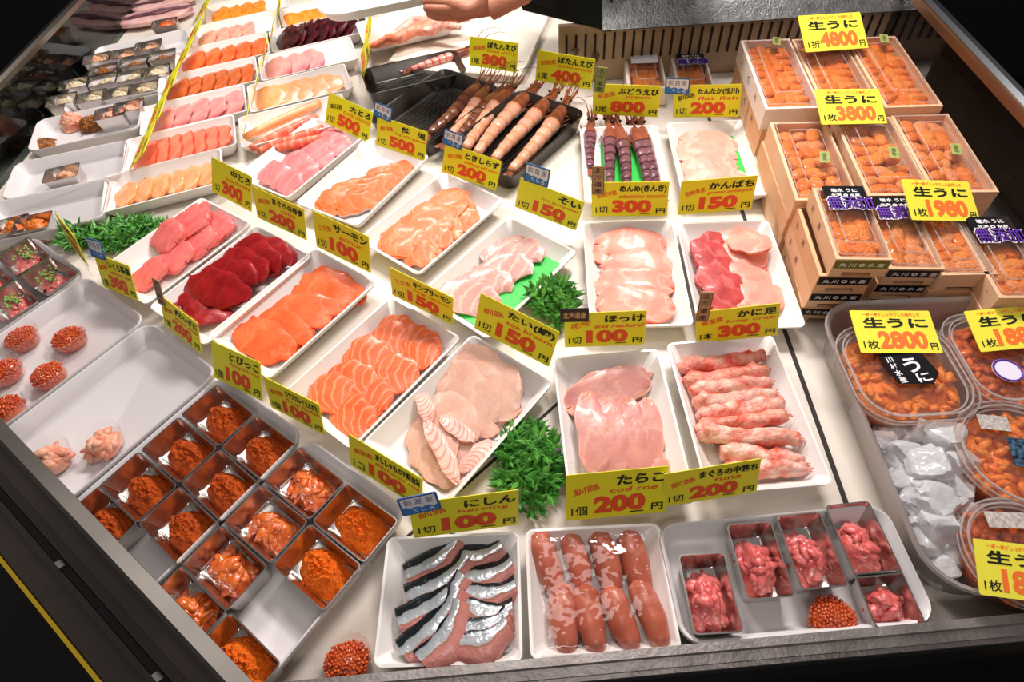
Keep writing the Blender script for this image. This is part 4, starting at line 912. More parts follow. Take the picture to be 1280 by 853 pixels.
# oblong cups of red tuna scraps
tc_ = [((886, 742), 'cup standing nearest the cod roe tray', 2, CUPT), ((948, 701), 'second cup from the cod roe tray', 3, CUPT), ((1012, 689), 'third cup from the cod roe tray', 4, CUPT), ((1076, 675), 'cup nearest the steel ice pan', 5, CUPT), ((1109, 750), 'small cup at the rail corner by the ice pan', 4, CUPS)]
for i, (px, lab, dg, me) in enumerate(tc_):
    p = at(*px, .03); cup(TR(p.x, p.y, CUPZ, R(dg)), 'steel cup of red tuna scraps, ' + lab, me, 'oblong steel cups')
    ry = .031 if me is CUPT else .020
    heap('tuna_scraps', 'tuna scraps', TR(p.x, p.y - .003, CUPZ + .0018, R(dg)), tunm, .0172, ry * .90, .022, 'glossy red tuna scraps, ' + lab, 360 + i, extra=lambda mb, r: strips(mb, r, 36, .0155, ry * .82, .023, .020, .0048))
# salmon roe in clear cups
def ruffle(rt, rb, h, n=40, amp=.05):
    mb = MB(); rings = []
    for q in (0, .5, 1):
        rings.append([((rb + (rt - rb) * q) * (1 + amp * q * (k % 2)) * math.cos(2 * math.pi * k / n), (rb + (rt - rb) * q) * (1 + amp * q * (k % 2)) * math.sin(2 * math.pi * k / n), h * q) for k in range(n)])
    mb.loft(rings, True, False); return mb.mesh('clear_cup', cupm, 60)
RUF = ruffle(.027, .020, .024)
ikm = mat('salmon_roe', '#b8380a', .08, 0, '#d8600f', 60, 1, 0, spec=.7, coat=.8, sss=.3)
def roe_mesh(rx, ry, h, seed, rad=.0025):
    r = random.Random(seed); mb = MB(); mb.ico((0, 0, h * .25), 1, 2, 0, (rx * .97, ry * .97, h * .66)); 
    step = rad * 1.75; ny_ = int(2 * ry / step) + 1
    for iy in range(ny_):
        for ix in range(int(2 * rx / step) + 1):
            x = -rx + ix * step + (iy % 2) * step / 2 + r.uniform(-.0008, .0008); y = -ry + iy * step * .9 + r.uniform(-.0008, .0008); q = (x / rx) ** 2 + (y / ry) ** 2
            if q > 1: continue
            mb.ico((x, y, h * .25 + h * .62 * math.sqrt(max(0, 1 - q)) + r.uniform(-.0008, .0012)), rad * r.uniform(.9, 1.08), 1)
    return mb.mesh('salmon_roe', ikm, 180)
ROE = [roe_mesh(.0222, .0222, .021, s, .0021) for s in (1, 2, 3)]
for i, (px, lab, z) in enumerate((((86, 424), 'cup nearest the salmon roe card', .016), ((27, 424), 'second cup, beside the pink chopped tuna', .016), ((60, 470), 'cup beside the empty grey vat', .016), ((6, 466), 'cup cut by the picture edge', .016), ((8, 512), 'cup touching the sloped rail', .016),
                            ((1040, 775), 'cup in the wide vat of tuna scraps', .014), ((433, 830), 'cup on the deck between the vats and the herring', .012))):
    p = at(*px, z); zb = .0062 if i < 6 else .0005
    if i == 6: p.z = 0
    tag(obj('clear_cup', RUF, None, TR(p.x, p.y, zb, i)), 'clear fluted cup of salmon roe, ' + lab, 'plastic cup', 'clear fluted cups')
    tag(obj('salmon_roe', ROE[i % 3], None, TR(p.x, p.y, zb + .002, i * 1.1)), 'glistening orange salmon roe, ' + lab, 'salmon roe', None, 'stuff')
crm = mat('pale_crab_flakes', '#f3c3a4', .35, 0, '#e2673f', 60, .8, .6, 120, sss=.2)
for i, (px, lab) in enumerate((((130, 556), 'cup beside the dark orange roe grid'), ((66, 575), 'cup next to the sloped rail'))):
    p = at(*px, .014); tag(obj('clear_cup', RUF, None, TR(p.x, p.y, .0062, i)), 'clear fluted cup of crab meat, ' + lab, 'plastic cup', 'clear fluted cups')
    heap('crab_flakes', 'crab meat', TR(p.x, p.y, .0085, i), crm, .0195, .0195, .018, 'pale orange crab flakes, ' + lab, 380 + i, extra=lambda mb, r: strips(mb, r, 16, .020, .020, .020, .022, .0050))
# far wing vats
CUPF = cup_mesh(.060, .044)
def wing_cups(rows_):
    for i, (px, m, nm, cat, lab) in enumerate(rows_):
        p = at(*px, .024); cup(TR(p.x, p.y, CUPZ, R(17 + rnd.uniform(-3, 3))), 'steel cup: ' + lab, CUPF, 'far steel cups')
        heap(nm, cat, TR(p.x, p.y, CUPZ + .0018, R(17)), m, .024, .017, .024, lab[0].upper() + lab[1:], 400 + i + len(lab), extra=lambda mb, r: strips(mb, r, 14, .025, .017, .024, .018, .0050))
wing_cups([((p), shellm, 'shellfish_pieces', 'shellfish', 'whitish shellfish, %s from the outer end, %s row' % (ORD[i % 4], 'back' if i < 4 else 'front')) for i, p in enumerate(((95, 110), (132, 105), (166, 100), (197, 94), (80, 130), (118, 126), (150, 121), (182, 115)))])
wing_cups([((p), peachm, 'shellfish_pieces', 'shellfish', 'peach shellfish, %s cup from the outer end of the half empty vat' % ORD[i]) for i, p in enumerate(((124, 78), (157, 72), (188, 62)))])
wing_cups([((p), brownm, 'shellfish_pieces', 'shellfish', 'brown shellfish, %s cup from the outer end of the half empty vat' % ORD[i]) for i, p in enumerate(((132, 92), (170, 82), (205, 74)))])
wing_cups([((208, 34), chanm, 'shellfish_pieces', 'shellfish', 'red pickled seafood at the back corner of the half empty vat'), ((141, 146), crm, 'crab_pieces', 'crab meat', 'orange crab beside the outer row of yellow cards'), ((164, 138), crm, 'crab_pieces', 'crab meat', 'orange crab at the inner end of the seaweed vat'), ((81, 222), peachm, 'fish_pieces', 'fish pieces', 'pinkish fish, standing alone in a vat')])
urm = mat('orange_urchin', '#f0841c', .3, 0, '#d9600f', 60, .9, .5, 300, coat=.3, sss=.3)
wing_cups([((16, 288), urm, 'urchin_heap', 'sea urchin', 'orange urchin at the picture edge'), ((45, 284), urm, 'urchin_heap', 'sea urchin', 'orange urchin beside the pink chopped tuna')])
for px, m, lab, h, rx in (((92, 155), crm, 'pile of orange crab shreds at the outer end of the seaweed vat', .024, .026), ((116, 156), brownm, 'brown seaweed salad in the middle of its vat', .02, .026), ((52, 180), brownm, 'small brown seaweed heap at the vat corner', .012, .022)):
    p = at(*px, .012); heap('salad_heap', 'seafood salad', TR(p.x, p.y, .006, .3), m, rx, rx * .8, h, lab, int(px[0]), extra=lambda mb, r: strips(mb, r, 26, rx, rx * .8, h, .02, .003))
# skin-on pale fillets at the end of the far wing
skm = mat('pale_fish_with_dark_skin', '#eec4bc', .25, 0, '#d9a09c', 30, 1, .3)
skd = mat('mottled_dark_skin', '#3a1f28', .3, 0, '#a0707a', 60, .8)
for i, (a, b) in enumerate((((168, 12), (240, -4)), ((150, 30), (238, 12)))):
    A, B = at(*a, .012), at(*b, .012); d = B - A; yaw = math.atan2(d.y, d.x); c = (A + B) / 2
    t = thing('fish_fillet', 'pale fillet with mottled dark skin, %s of the two at the far end' % ('rear', 'nearer')[i], 'fish fillet', TR(c.x, c.y, .004, yaw), 'far skin on fillets')
    obj('flesh', slice_mesh('flesh', skm, d.length, .075, .016, .0, sq=3, seed=500 + i), t, TR(0, 0, .010))
    obj('skin', slice_mesh('skin', skd, d.length * .85, .018, .004, .0, sq=2, seed=510 + i, rag=.4, wav=.002), t, TR(.01, -.008, .0205))

# ------------------------------------------------------------------ green garnish
gm = mat('plastic_leaf_green', '#3f8a2e', .35, 0, '#6fb350', 90, 1)
gd = mat('plastic_leaf_dark', '#2a6a20', .4, 0, '#459034', 90, 1)
def garnish(px, rx, ry, h, n, label, seed):
    r = random.Random(seed); mb = MB(); p = at(*px, .02)
    for _ in range(n):
        a = r.uniform(0, 6.3); q = math.sqrt(r.random()); x, y = rx * q * math.cos(a), ry * q * math.sin(a); z = h * (1 - q * q * .6) * r.uniform(.25, 1)
        mb.tube([(x * .6, y * .6, 0), (x * .85, y * .85, z * .6), (x, y, z)], [.0012, .001, .0006], 4)
        for k in range(5):
            yaw = r.uniform(0, 6.3); el = r.uniform(-.2, .9); L_ = r.uniform(.012, .022); W_ = L_ * .16
            dx = Vector((math.cos(yaw) * math.cos(el), math.sin(yaw) * math.cos(el), math.sin(el))); sd = Vector((-math.sin(yaw), math.cos(yaw), 0)); up = dx.cross(sd) * -1
            o = Vector((x, y, z * r.uniform(.5, 1)))
            mb.add([o, o + dx * L_ * .45 + sd * W_ + up * .001, o + dx * L_, o + dx * L_ * .45 - sd * W_ + up * .001, o + dx * L_ * .45 - up * .0012], [(0, 1, 4), (1, 2, 4), (2, 3, 4), (3, 0, 4)], r.randint(0, 1))
    tag(obj('leaf_garnish', mb.mesh('leaf_garnish', [gm, gd], 0), None, TR(p.x, p.y, 0)), label, 'garnish', 'green leaf garnishes')
garnish((660, 578), .034, .054, .045, 150, 'green plastic leaf tuft between the flatfish tray and the atka mackerel tray', 1)
garnish((690, 372), .034, .040, .045, 110, 'green plastic leaf tuft behind the sea bream price card', 2)
garnish((165, 288), .080, .034, .040, 150, 'green plastic leaf tuft beside the pink tuna blocks', 3)
garnish((92, 292), .026, .026, .035, 50, 'green plastic leaf sprig behind the edge on price card', 4)

# ------------------------------------------------------------------ shrimps in dark pans
pan_m = mat('dark_pan_steel', '#6e6964', .28, .8, '#4a4642', 20, 1)
def pan(px, yaw, W, Dp, H, label, z=0, m=pan_m):
    p = at(*px, .02); M = TR(p.x, p.y, z, R(yaw))
    t = thing('steel_pan', label, 'pan', M, 'dark shrimp pans')
    obj('body', MB().loft([rr(W - .02, Dp - .02, .014, 0), rr(W - .012, Dp - .012, .016, .003), rr(W, Dp, .018, H - .003), rr(W + .004, Dp + .004, .02, H), rr(W + .002, Dp + .002, .02, H + .0015), rr(W - .004, Dp - .004, .018, H - .001), rr(W - .016, Dp - .016, .015, .006), rr(W - .024, Dp - .024, .013, .004)]).mesh('body', m, 50), t)
    g = MB()
    for k in range(int((W - .04) / .008)): g.tube([(-W / 2 + .022 + k * .008, -Dp / 2 + .02, .008), (-W / 2 + .022 + k * .008, Dp / 2 - .02, .008)], .0012, 6)
    obj('drain_rack', g.mesh('drain_rack', mat('rack_wire', '#6a6866', .3, 1)), t); return M
PB = pan((645, 172), -37, .150, .225, .034, 'dark steel pan of large pink shrimps', m=mat('shrimp_pan_steel', '#6a605a', .28, .8, '#463e3a', 20, 1))
PA = pan((545, 138), -37, .150, .215, .034, 'dark steel pan with three brown shrimps, otherwise empty')
PC = pan((518, 96), -72, .100, .200, .032, 'dark steel pan with one shrimp below the orange crab tray')
shr_m = mat('pink_shrimp_shell', '#e6b49c', .15, 0, '#d08a68', 50, .8, .4, 160, coat=.5, sss=.25)
shr_b = mat('brown_shrimp_shell', '#8a5236', .15, 0, '#5f3220', 50, .8, .4, 160, coat=.5, sss=.15)
shr_h = mat('brown_shrimp_head', '#9a5230', .15, 0, '#5a3020', 60, .9, .4, 160, coat=.5)
shr_p = mat('purple_prawn_shell', '#8a5a5e', .15, 0, '#5e3a44', 60, .8, .4, 160, coat=.6)
eye_m = mat('shrimp_eye', '#0a0505', .1)
bandm = {'pink_shrimp_shell': mat('orange_shrimp_band', '#dc9c76', .15, 0, '#cc8054', 60, .8, .3, coat=.5), 'brown_shrimp_shell': mat('dark_shrimp_band', '#5a3020', .15, coat=.5), 'purple_prawn_shell': mat('dark_prawn_band', '#4e2c36', .15, coat=.5), 'red_shrimp_shell': mat('red_shrimp_band', '#d05a44', .15, coat=.5)}
def shrimp(label, group, A, B, rad, shell, headm, seed, z=.018, feel=.075):
    """Whole shrimp lying from its tail A to its head tip B: ringed abdomen, carapace with rostrum, eyes, feelers, legs, tail fan."""
    r = random.Random(seed); d = B - A; L = d.length; yaw = math.atan2(d.y, d.x)
    t = thing('shrimp', label, 'shrimp', TR(A.x, A.y, z, yaw), group)
    pts = []; rads = []; N_ = 40
    for i in range(N_ + 1):
        u = i / N_; y = L * .05 * math.sin(u * 2.4 + seed)
        if u < .60: seg = (u / .60 * 6) % 1; k = (.58 + .46 * (u / .60) ** .8) * (1 - .12 * (1 - seg) ** 2.5)
        else: v = (u - .60) / .40; k = 1.06 * (1 - .62 * v ** 1.6)
        pts.append((L * u, y, .001 * math.sin(u * 3))); rads.append(rad * k)
    mb = MB(); mb.tube(pts, rads, 14, flat=.92)
    mb.m = [1 if (i // 14) / N_ > .60 else (2 if ((i // 14) / N_ / .60 * 6) % 1 < .17 else 0) for i in range(len(mb.f) - 2)] + [0, 1]
    obj('body', mb.mesh('body', [shell, headm, bandm[shell.name]], 180), t)
    y1 = pts[-1][1]; hx = L
    ro = MB(); ro.tube([(L * .84, pts[34][1], rad * .75), (L * .98, y1, rad * .85), (L * 1.12, y1 + .002, rad * 1.25)], [.0022, .0016, .0004], 6)
    for k in range(5): ro.tube([(L * (.86 + .04 * k), pts[35][1], rad * .8), (L * (.875 + .04 * k), pts[35][1], rad * .8 + .0035)], [.0010, .0002], 4)
    obj('rostrum', ro.mesh('rostrum', headm), t)
    for s in (-1, 1):
        obj('eye', MB().ico((0, 0, 0), .0028, 2).mesh('eye', eye_m, 180), t, TR(L * .93, y1 + s * rad * .62, rad * .45))
        fe = MB(); c = r.uniform(-.3, .3)
        fe.tube([(L * .97, y1 + s * .003, rad * .2), (L * 1.0 + feel * .35, y1 + s * .012, .012 + rad), (L + feel * .7, y1 + s * .02 + c * .02, .022), (L + feel, y1 + s * .03 + c * .06, .012)], [.0009, .0008, .0006, .0003], 5)
        obj('feeler', fe.mesh('feeler', headm), t)
        sc = MB(); sc.tube([(L * .95, y1 + s * rad * .35, rad * .1), (L * 1.06, y1 + s * rad * .6, rad * .4), (L * 1.14, y1 + s * rad * .45, rad * .5)], [.003, .0028, .0006], 6, flat=.3); obj('feeler_scale', sc.mesh('feeler_scale', headm), t)
        for k in range(3):
            lg = MB(); x0 = L * (.62 + .08 * k); lg.tube([(x0, pts[26][1] + s * rad * .8, -rad * .3), (x0 + .012, pts[26][1] + s * (rad * 1.35), -rad * .2), (x0 + .03, pts[26][1] + s * rad * 1.2, -rad * .75)], [.0013, .0010, .0005], 5)
            obj('leg', lg.mesh('leg', headm), t)
    tf = MB()
    for k in (-1, -.4, .4, 1): tf.tube([(0, pts[0][1], 0), (-.012, pts[0][1] + k * .006, 0), (-.022, pts[0][1] + k * .011, .001)], [.002, .0038, .0012], 6, flat=.3)
    obj('tail_fan', tf.mesh('tail_fan', headm), t); return t
for i, (a, b) in enumerate((((582, 186), (648, 108)), ((602, 194), (672, 106)), ((624, 202), (690, 112)), ((640, 214), (706, 122)))):
    z = .022; shrimp('%s pink shrimp in the fuller pan, counted from the emptier shrimp pan' % ORD[i], 'pink shrimps in the pan', at(*a, z), at(*b, z), .0150, shr_m, shr_h, i, z)
for i, (a, b) in enumerate((((534, 166), (602, 100)), ((550, 176), (620, 104)), ((566, 176), (636, 112)))):
    z = .024; shrimp('%s brown shrimp of the emptier pan, counted from its bare end' % ORD[i], 'brown shrimps in the pan', at(*a, z), at(*b, z), .0135, shr_m if i == 1 else shr_b, shr_b, 10 + i, z)
shrimp('single red tailed shrimp in the pan below the orange crab', 'single shrimp', at(515, 88, .02), at(592, 58, .02), .010, mat('red_shrimp_shell', '#d8644c', .15, 0, '#e8b0a4', 40, .8, .4, 160, coat=.5), shr_h, 15, .02)
sheet([(750, 158), (808, 158), (820, 262), (752, 262)], 'green plastic leaf sheet under the purple prawns')
for i, (a, b) in enumerate((((743, 210), (738, 148)), ((770, 236), (752, 146)), ((784, 238), (764, 150)), ((804, 236), (790, 152)), ((815, 236), (806, 150)))):
    z = .018 + (.004 if i == 2 else 0); shrimp('%s purple prawn counted from the shrimp pan' % ORD[i], 'purple prawns', at(*a, z), at(*b, z), .0118, shr_p, shr_h if False else mat('purple_prawn_head', '#7c4436', .15, 0, '#a85a44', 50, .9, .3, coat=.5), 20 + i, z, .05)

# ------------------------------------------------------------------ bright board and small things at the back
tag(obj('cutting_board', MB().loft([rr(.30, .42, .01, 0), rr(.30, .42, .01, .014)]).mesh('cutting_board', mat('white_board', '#f6efe2', .4, 0, '#eadfcd', 8), 30), None, TR(-.115, 1.40, .0, R(-14))), 'bright white board behind the shrimp price cards', 'board')

# ------------------------------------------------------------------ sea urchin in wooden boxes
lide = clear('lid_edge_highlight', gloss=1.0, haze=.45)  # white haze in the plastic stands in for highlights along lid edges and rims
unim = [mat('orange_urchin_lobe', '#f4943c', .4, 0, '#e4741c', 60, 1, .8, 420, coat=.15, sss=.3), mat('deep_orange_urchin_lobe', '#f28426', .4, 0, '#e0680e', 60, 1, .8, 420, coat=.15, sss=.3), mat('pinkish_urchin_lobe', '#f09a5c', .4, 0, '#e07c3c', 60, 1, .8, 420, coat=.15, sss=.3)]
def lobe_mesh(L, W, H, seed, m):
    mb = MB(); vs, fs = ICO(3); off = Vector((seed * 3.1, seed, 0)); q = []
    for v in vs:
        x, y, z = v; k = 1 + .10 * noise.noise(Vector(v) * 1.8 + off) + .05 * noise.noise(Vector(v) * 7 + off)
        g = 1 - .10 * math.exp(-(y / .14) ** 2) * (z > 0)
        q.append((x * L / 2 * k * (1 - .12 * y * y), y * W / 2 * k * (1 - .08 * x * x), z * H / 2 * k * g + .10 * H * x * x))
    mb.add(q, fs); return mb.mesh('urchin_lobe', m, 180)
LOBE = {(i, j): lobe_mesh(.027 + .003 * i, .0205 + .0012 * i, .016, i + 5 * j, unim[j]) for i in range(4) for j in range(3)}
boxwood = [wood, mat('pale_wood_dark', '#e6b88e', .6, 0, '#cf9a6c', 14, .8), mat('white_wood', '#f3e6dc', .6, 0, '#e9d0c0', 12, .8)]
film = mat('black_label_film', '#17151a', .25); purple = mat('purple_print', '#5b2a9a', .5); whitep = mat('white_ink', '#f2f0f4', .6); goldm = mat('gold_band', '#6a6a14', .4)
def box_mesh(W, Dp, H, m, t=.005, floor_z=None):
    mb = MB(); f = H * .35
    for s in (-1, 1): mb.box((s * (W / 2 - t / 2), 0, H / 2), (t, Dp, H))
    for s in (-1, 1): mb.box((0, s * (Dp / 2 - t / 2), H * .62), (W - 2 * t, t, H * .76))
    mb.box((0, 0, f - .002), (W - 2 * t, Dp - 2 * t, .003))
    mb.box((0, 0, H * .10), (W - 2 * t, .012, H * .18))
    for s in (-1, 1):
        for sy in (-1, 1): mb.box((s * (W / 2 - t - .005), sy * (Dp / 2 - .006), H * .13), (.010, .011, H * .25))
    return mb.mesh('crate', m, 0)
def wood_box(M, W, Dp, H, label, m=wood, lobes=None, lid=True, band=None, top_label=None, sticker=False, marks=None, seed=1, pat='mix'):
    t = thing('urchin_box', label, 'wooden box', M, 'wooden sea urchin boxes'); r = random.Random(seed)
    obj('crate', box_mesh(W, Dp, H, m), t)
    if band:
        b = MB().box((0, -Dp / 2 - .0004, H * .70), (W * .96, .0006, H * .42)); bo = obj('band', b.mesh('band', film if band == 'black' else goldm, 0), t)
        l = MB(); Mx = Matrix.Rotation(math.pi / 2, 4, 'X')
        lm = MB(); put(lm, '丸 川 ◎ 水 産', 0, 0, W * .80, H * .22, 0, .02); l.add([(x, -Dp / 2 - .0010, H * .70 + y) for x, y, z in lm.v], lm.f); obj('band_lettering', l.mesh('band_lettering', whitep, 0), bo)
    if marks:
        l = MB()
        for i, ch in enumerate(marks):
            lm = MB(); put(lm, ch, 0, 0, H * .34, H * .34, 0, .0); yy = Dp * (.30 - .26 * i); l.add([(-W / 2 - .0006, yy - x, H * .58 + y) for x, y, z in lm.v], lm.f)
        obj('side_mark', l.mesh('side_mark', mat('grey_stamp', '#6a4a50', .7), 0), t)
    if lid:
        h = H + .007; L1 = MB(); a, b = W * .93, Dp * .95
        L1.loft([rr(a, b, .004, H * .9), rr(a, b, .004, H + .001), rr(a * .93, b * .965, .004, H + .0015), rr(a * .90, b * .94, .004, h - .001), rr(a * .56, b * .70, .006, h - .001), rr(a * .54, b * .68, .006, h + .002)], False, True)
        for w_, d_, rr_, zz in ((a * .92, b * .96, .004, H + .0025), (a * .56, b * .70, .006, h)):
            rg = rr(w_, d_, rr_, zz, 4); L1.tube(rg + rg[:2], .0007, 5, 1, cap=False)
        lo = obj('lid', L1.mesh('lid', [lidm, lide], 25), t)
        if top_label:
            y1 = b * .46; y0 = b * .14; z = h + .0028
            obj('lid_label', MB().box((0, (y0 + y1) / 2, z), (W * .80, y1 - y0, .0003)).mesh('lid_label', film, 0), lo)
            lw = MB(); put(lw, '塩水 うに', 0, y1 - (y1 - y0) * .22, W * .5, (y1 - y0) * .18, z + .0004, .02); put(lw, '北海 ◎ 水産', 0, y1 - (y1 - y0) * .46, W * .55, (y1 - y0) * .16, z + .0004, .02)
            [put(lw, '無添加', .002 + dx_, y0 + (y1 - y0) * .16 + dy_, W * .84, (y1 - y0) * .62, z + .0004, .02) for dx_ in (-.0012, 0, .0012) for dy_ in (-.0012, .0012)]; obj('white_lettering', lw.mesh('white_lettering', whitep, 0), lo)
            lp = MB(); put(lp, '無添加', .002, y0 + (y1 - y0) * .16, W * .84, (y1 - y0) * .62, z + .0007, .012); obj('purple_lettering', lp.mesh('purple_lettering', purple, 0), lo)
        if sticker:
            sx, sy = sticker; obj('sticker', MB().box((0, 0, 0), (.013, .026, .0004)).mesh('sticker', mat('olive_sticker', '#a9b060', .5, 0, '#8a9450', 160), 0), lo, TR(sx, sy, h + .0026, R(-12)))
            ls = MB(); put(ls, '北海道産', 0, 0, .018, .006, .0004, .02, 90); obj('sticker_lettering', ls.mesh('sticker_lettering', mat('olive_print', '#4a5628', .6), 0), lo, TR(sx, sy, h + .0026, R(-12)))
    return t
def fill(M, W, Dp, H, nx, ny, label, group, seed, pat='mix'):
    """Single lobes of sea urchin laid in rows inside a box."""
    r = random.Random(seed); k = 0
    for j in range(ny):
        for i in range(nx):
            x = (-.5 + (i + .5) / nx) * (W - .024); y = (-.5 + (j + .5) / ny) * (Dp - .022)
            side = pat == 'rows' and i in (0, nx - 1)
            yaw = (0 if side else R(85)) + r.uniform(-.25, .25) if pat == 'rows' else r.uniform(-1.2, 1.2) + R(90 if (i + j) % 2 else 30)
            z = H * .58 + r.uniform(-.001, .004)
            me = LOBE[(r.randint(0, 3), r.randint(0, 2) if pat != 'rows' else r.choice((0, 1, 1)))]
            o = obj('urchin_lobe', me, None, M @ TR(x + r.uniform(-.002, .002), y + r.uniform(-.002, .002), z, yaw, r.uniform(-.2, .2), R(70) if False else r.uniform(-.15, .15)))
            tag(o, label, 'sea urchin lobe', group); k += 1
def stack(px, ztop, W, Dp, H, n, yaw, labels, nx, ny, seed, m=wood, off=(0, 0), lower_off=None, pat='mix', **kw):
    """A stack of n boxes whose top box has its upper near corner pair centred on photo point px (front edge, height ztop)."""
    f = at(*px, ztop); c = f + Vector((-math.sin(R(yaw)) * Dp / 2, math.cos(R(yaw)) * Dp / 2, 0)); r = random.Random(seed)
    for i in range(n):
        z = ztop - H * (n - i); top = i == n - 1
        dx, dy = (0, 0) if top else (lower_off or (r.uniform(-.003, .003), r.uniform(-.003, .003)))
        M = TR(c.x + dx, c.y + dy, z + .0005 * 0, R(yaw + (0 if top else r.uniform(-1.5, 1.5))))
        lab = labels[0] if top else '%s box below %s' % (('lowest', 'second lowest', 'third lowest', 'fourth lowest')[i], labels[1])
        wood_box(M, W, Dp, H - .0006, lab, m if top else boxwood[(seed + i) % 2], lid=top, seed=seed + i, band=kw.get('band') if top else kw.get('lower_band'), top_label=kw.get('top_label') if top else None, sticker=kw.get('sticker') if top else False, marks=kw.get('marks'))
        if top: fill(M, W, Dp, H, nx, ny, 'orange sea urchin lobe in the ' + labels[2], 'urchin lobes in the ' + labels[2], seed, pat)
S1 = dict(nx=3, ny=6)
# front row
stack((1081, 324), .120, .064, .132, .030, 4, -5, ('front wooden urchin box with a gold band, beside the amberjack tray', 'the gold banded urchin box', 'gold banded front box'), 3, 7, 1, band='gold', lower_band='black', top_label=True, marks='水産', lower_off=(-.010, .002))
stack((1147, 336), .089, .066, .135, .029, 3, -5, ('wooden urchin box with a purple lettered lid, second from the amberjack tray', 'the second urchin box of the front row', 'second front box'), 3, 7, 2, band='black', lower_band='black', top_label=True)
stack((1213, 343), .086, .064, .120, .030, 2, -2, ('wooden urchin box with a plain lid under the front urchin card', 'the plain lidded urchin box', 'plain lidded front box'), 3, 6, 3)
stack((1287, 372), .086, .066, .140, .030, 2, -3, ('wooden urchin box with a maroon label at the picture edge', 'the maroon labelled urchin box', 'box at the picture edge'), 3, 6, 4, top_label=True)
# middle row
for i, (px, lab, sh) in enumerate((((1035, 250), 'middle row urchin box nearest the pale flatfish tray', 'box nearest the flatfish tray'), ((1126, 244), 'middle row urchin box in the centre, olive sticker on its lid', 'central box'), ((1208, 240), 'middle row urchin box next to the dark end panel', 'box by the dark end panel'))):
    stack(px, .100, .083, .184, .0333, 3, -4, (lab, 'the middle row %s' % sh, 'middle row ' + sh), 3, 7, 10 + i, sticker=(.012, -.01))
# rear row
for i, (px, lab, sh) in enumerate((((992, 135), 'rear row urchin box with white sides, nearest the flat fish card', 'box nearest the flat fish card'), ((1066, 134), 'rear row urchin box under the rear bright yellow card', 'box under the yellow card'), ((1143, 133), 'rear row urchin box next to the dark end panel', 'box at the dark panel'))):
    stack(px, .112, .083, .215, .0373, 3, -3, (lab, 'the rear row %s' % sh, 'rear row ' + sh), 4, 10, 20 + i, m=boxwood[2] if i == 0 else wood, sticker=(.012, .082) if i != 1 else False, pat='rows', marks='いく木' if i == 0 else None)
# small boxes at the back
for i, (px, W, Dp, lab, nx, ny) in enumerate((((812, 112), .072, .14, 'small urchin box with a white label behind the prawn card', 3, 6), ((872, 112), .066, .115, 'small urchin box with a purple label behind the flat fish card', 3, 5))):
    f = at(*px, .034); M = TR(f.x, f.y + Dp / 2, .002, R(-3))
    t = wood_box(M, W, Dp, .034, lab, boxwood[2], seed=30 + i, top_label=i == 1)
    if i == 0: obj('white_label', MB().box((0, Dp * .22, .0435), (W * .72, Dp * .36, .0004)).mesh('white_label', mat('white_label', '#f4f0f6', .3), 0), t)
    fill(M, W, Dp, .034, nx, ny, 'orange sea urchin lobe in the %s' % ('box with a white label', 'small purple labelled box')[i], 'lobes in back box %d' % i, 40 + i)

# ------------------------------------------------------------------ steel ice pan, tubs and ice
x0, y0, x1, y1 = .350, .146, .662, .500
M = TR((x0 + x1) / 2, (y0 + y1) / 2, .0, 0); W, Dp = x1 - x0, y1 - y0
t = thing('ice_pan', 'large shiny steel pan holding ice and round urchin tubs', 'steel pan', M)
obj('body', MB().loft([rr(W - .03, Dp - .03, .035, .0), rr(W - .022, Dp - .022, .04, .004), rr(W - .008, Dp - .008, .045, .046), rr(W, Dp, .048, .047), rr(W + .003, Dp + .003, .049, .049), rr(W, Dp, .048, .0515), rr(W - .008, Dp - .008, .045, .050), rr(W - .012, Dp - .012, .043, .045), rr(W - .028, Dp - .028, .036, .006), rr(W - .036, Dp - .036, .03, .003)]).mesh('body', mat('pan_steel', '#cfc7c5', .5, .7, '#a9a19e', 6, 1, .05, 30), 60), t)
tubu = [mat('tub_urchin_orange', '#ff9a24', .4, 0, '#f07a0c', 60, .8, .6, 250, coat=.2, sss=.3), mat('tub_urchin_dark', '#ee7a1e', .4, 0, '#c85a12', 60, .8, .6, 250, coat=.2, sss=.3)]
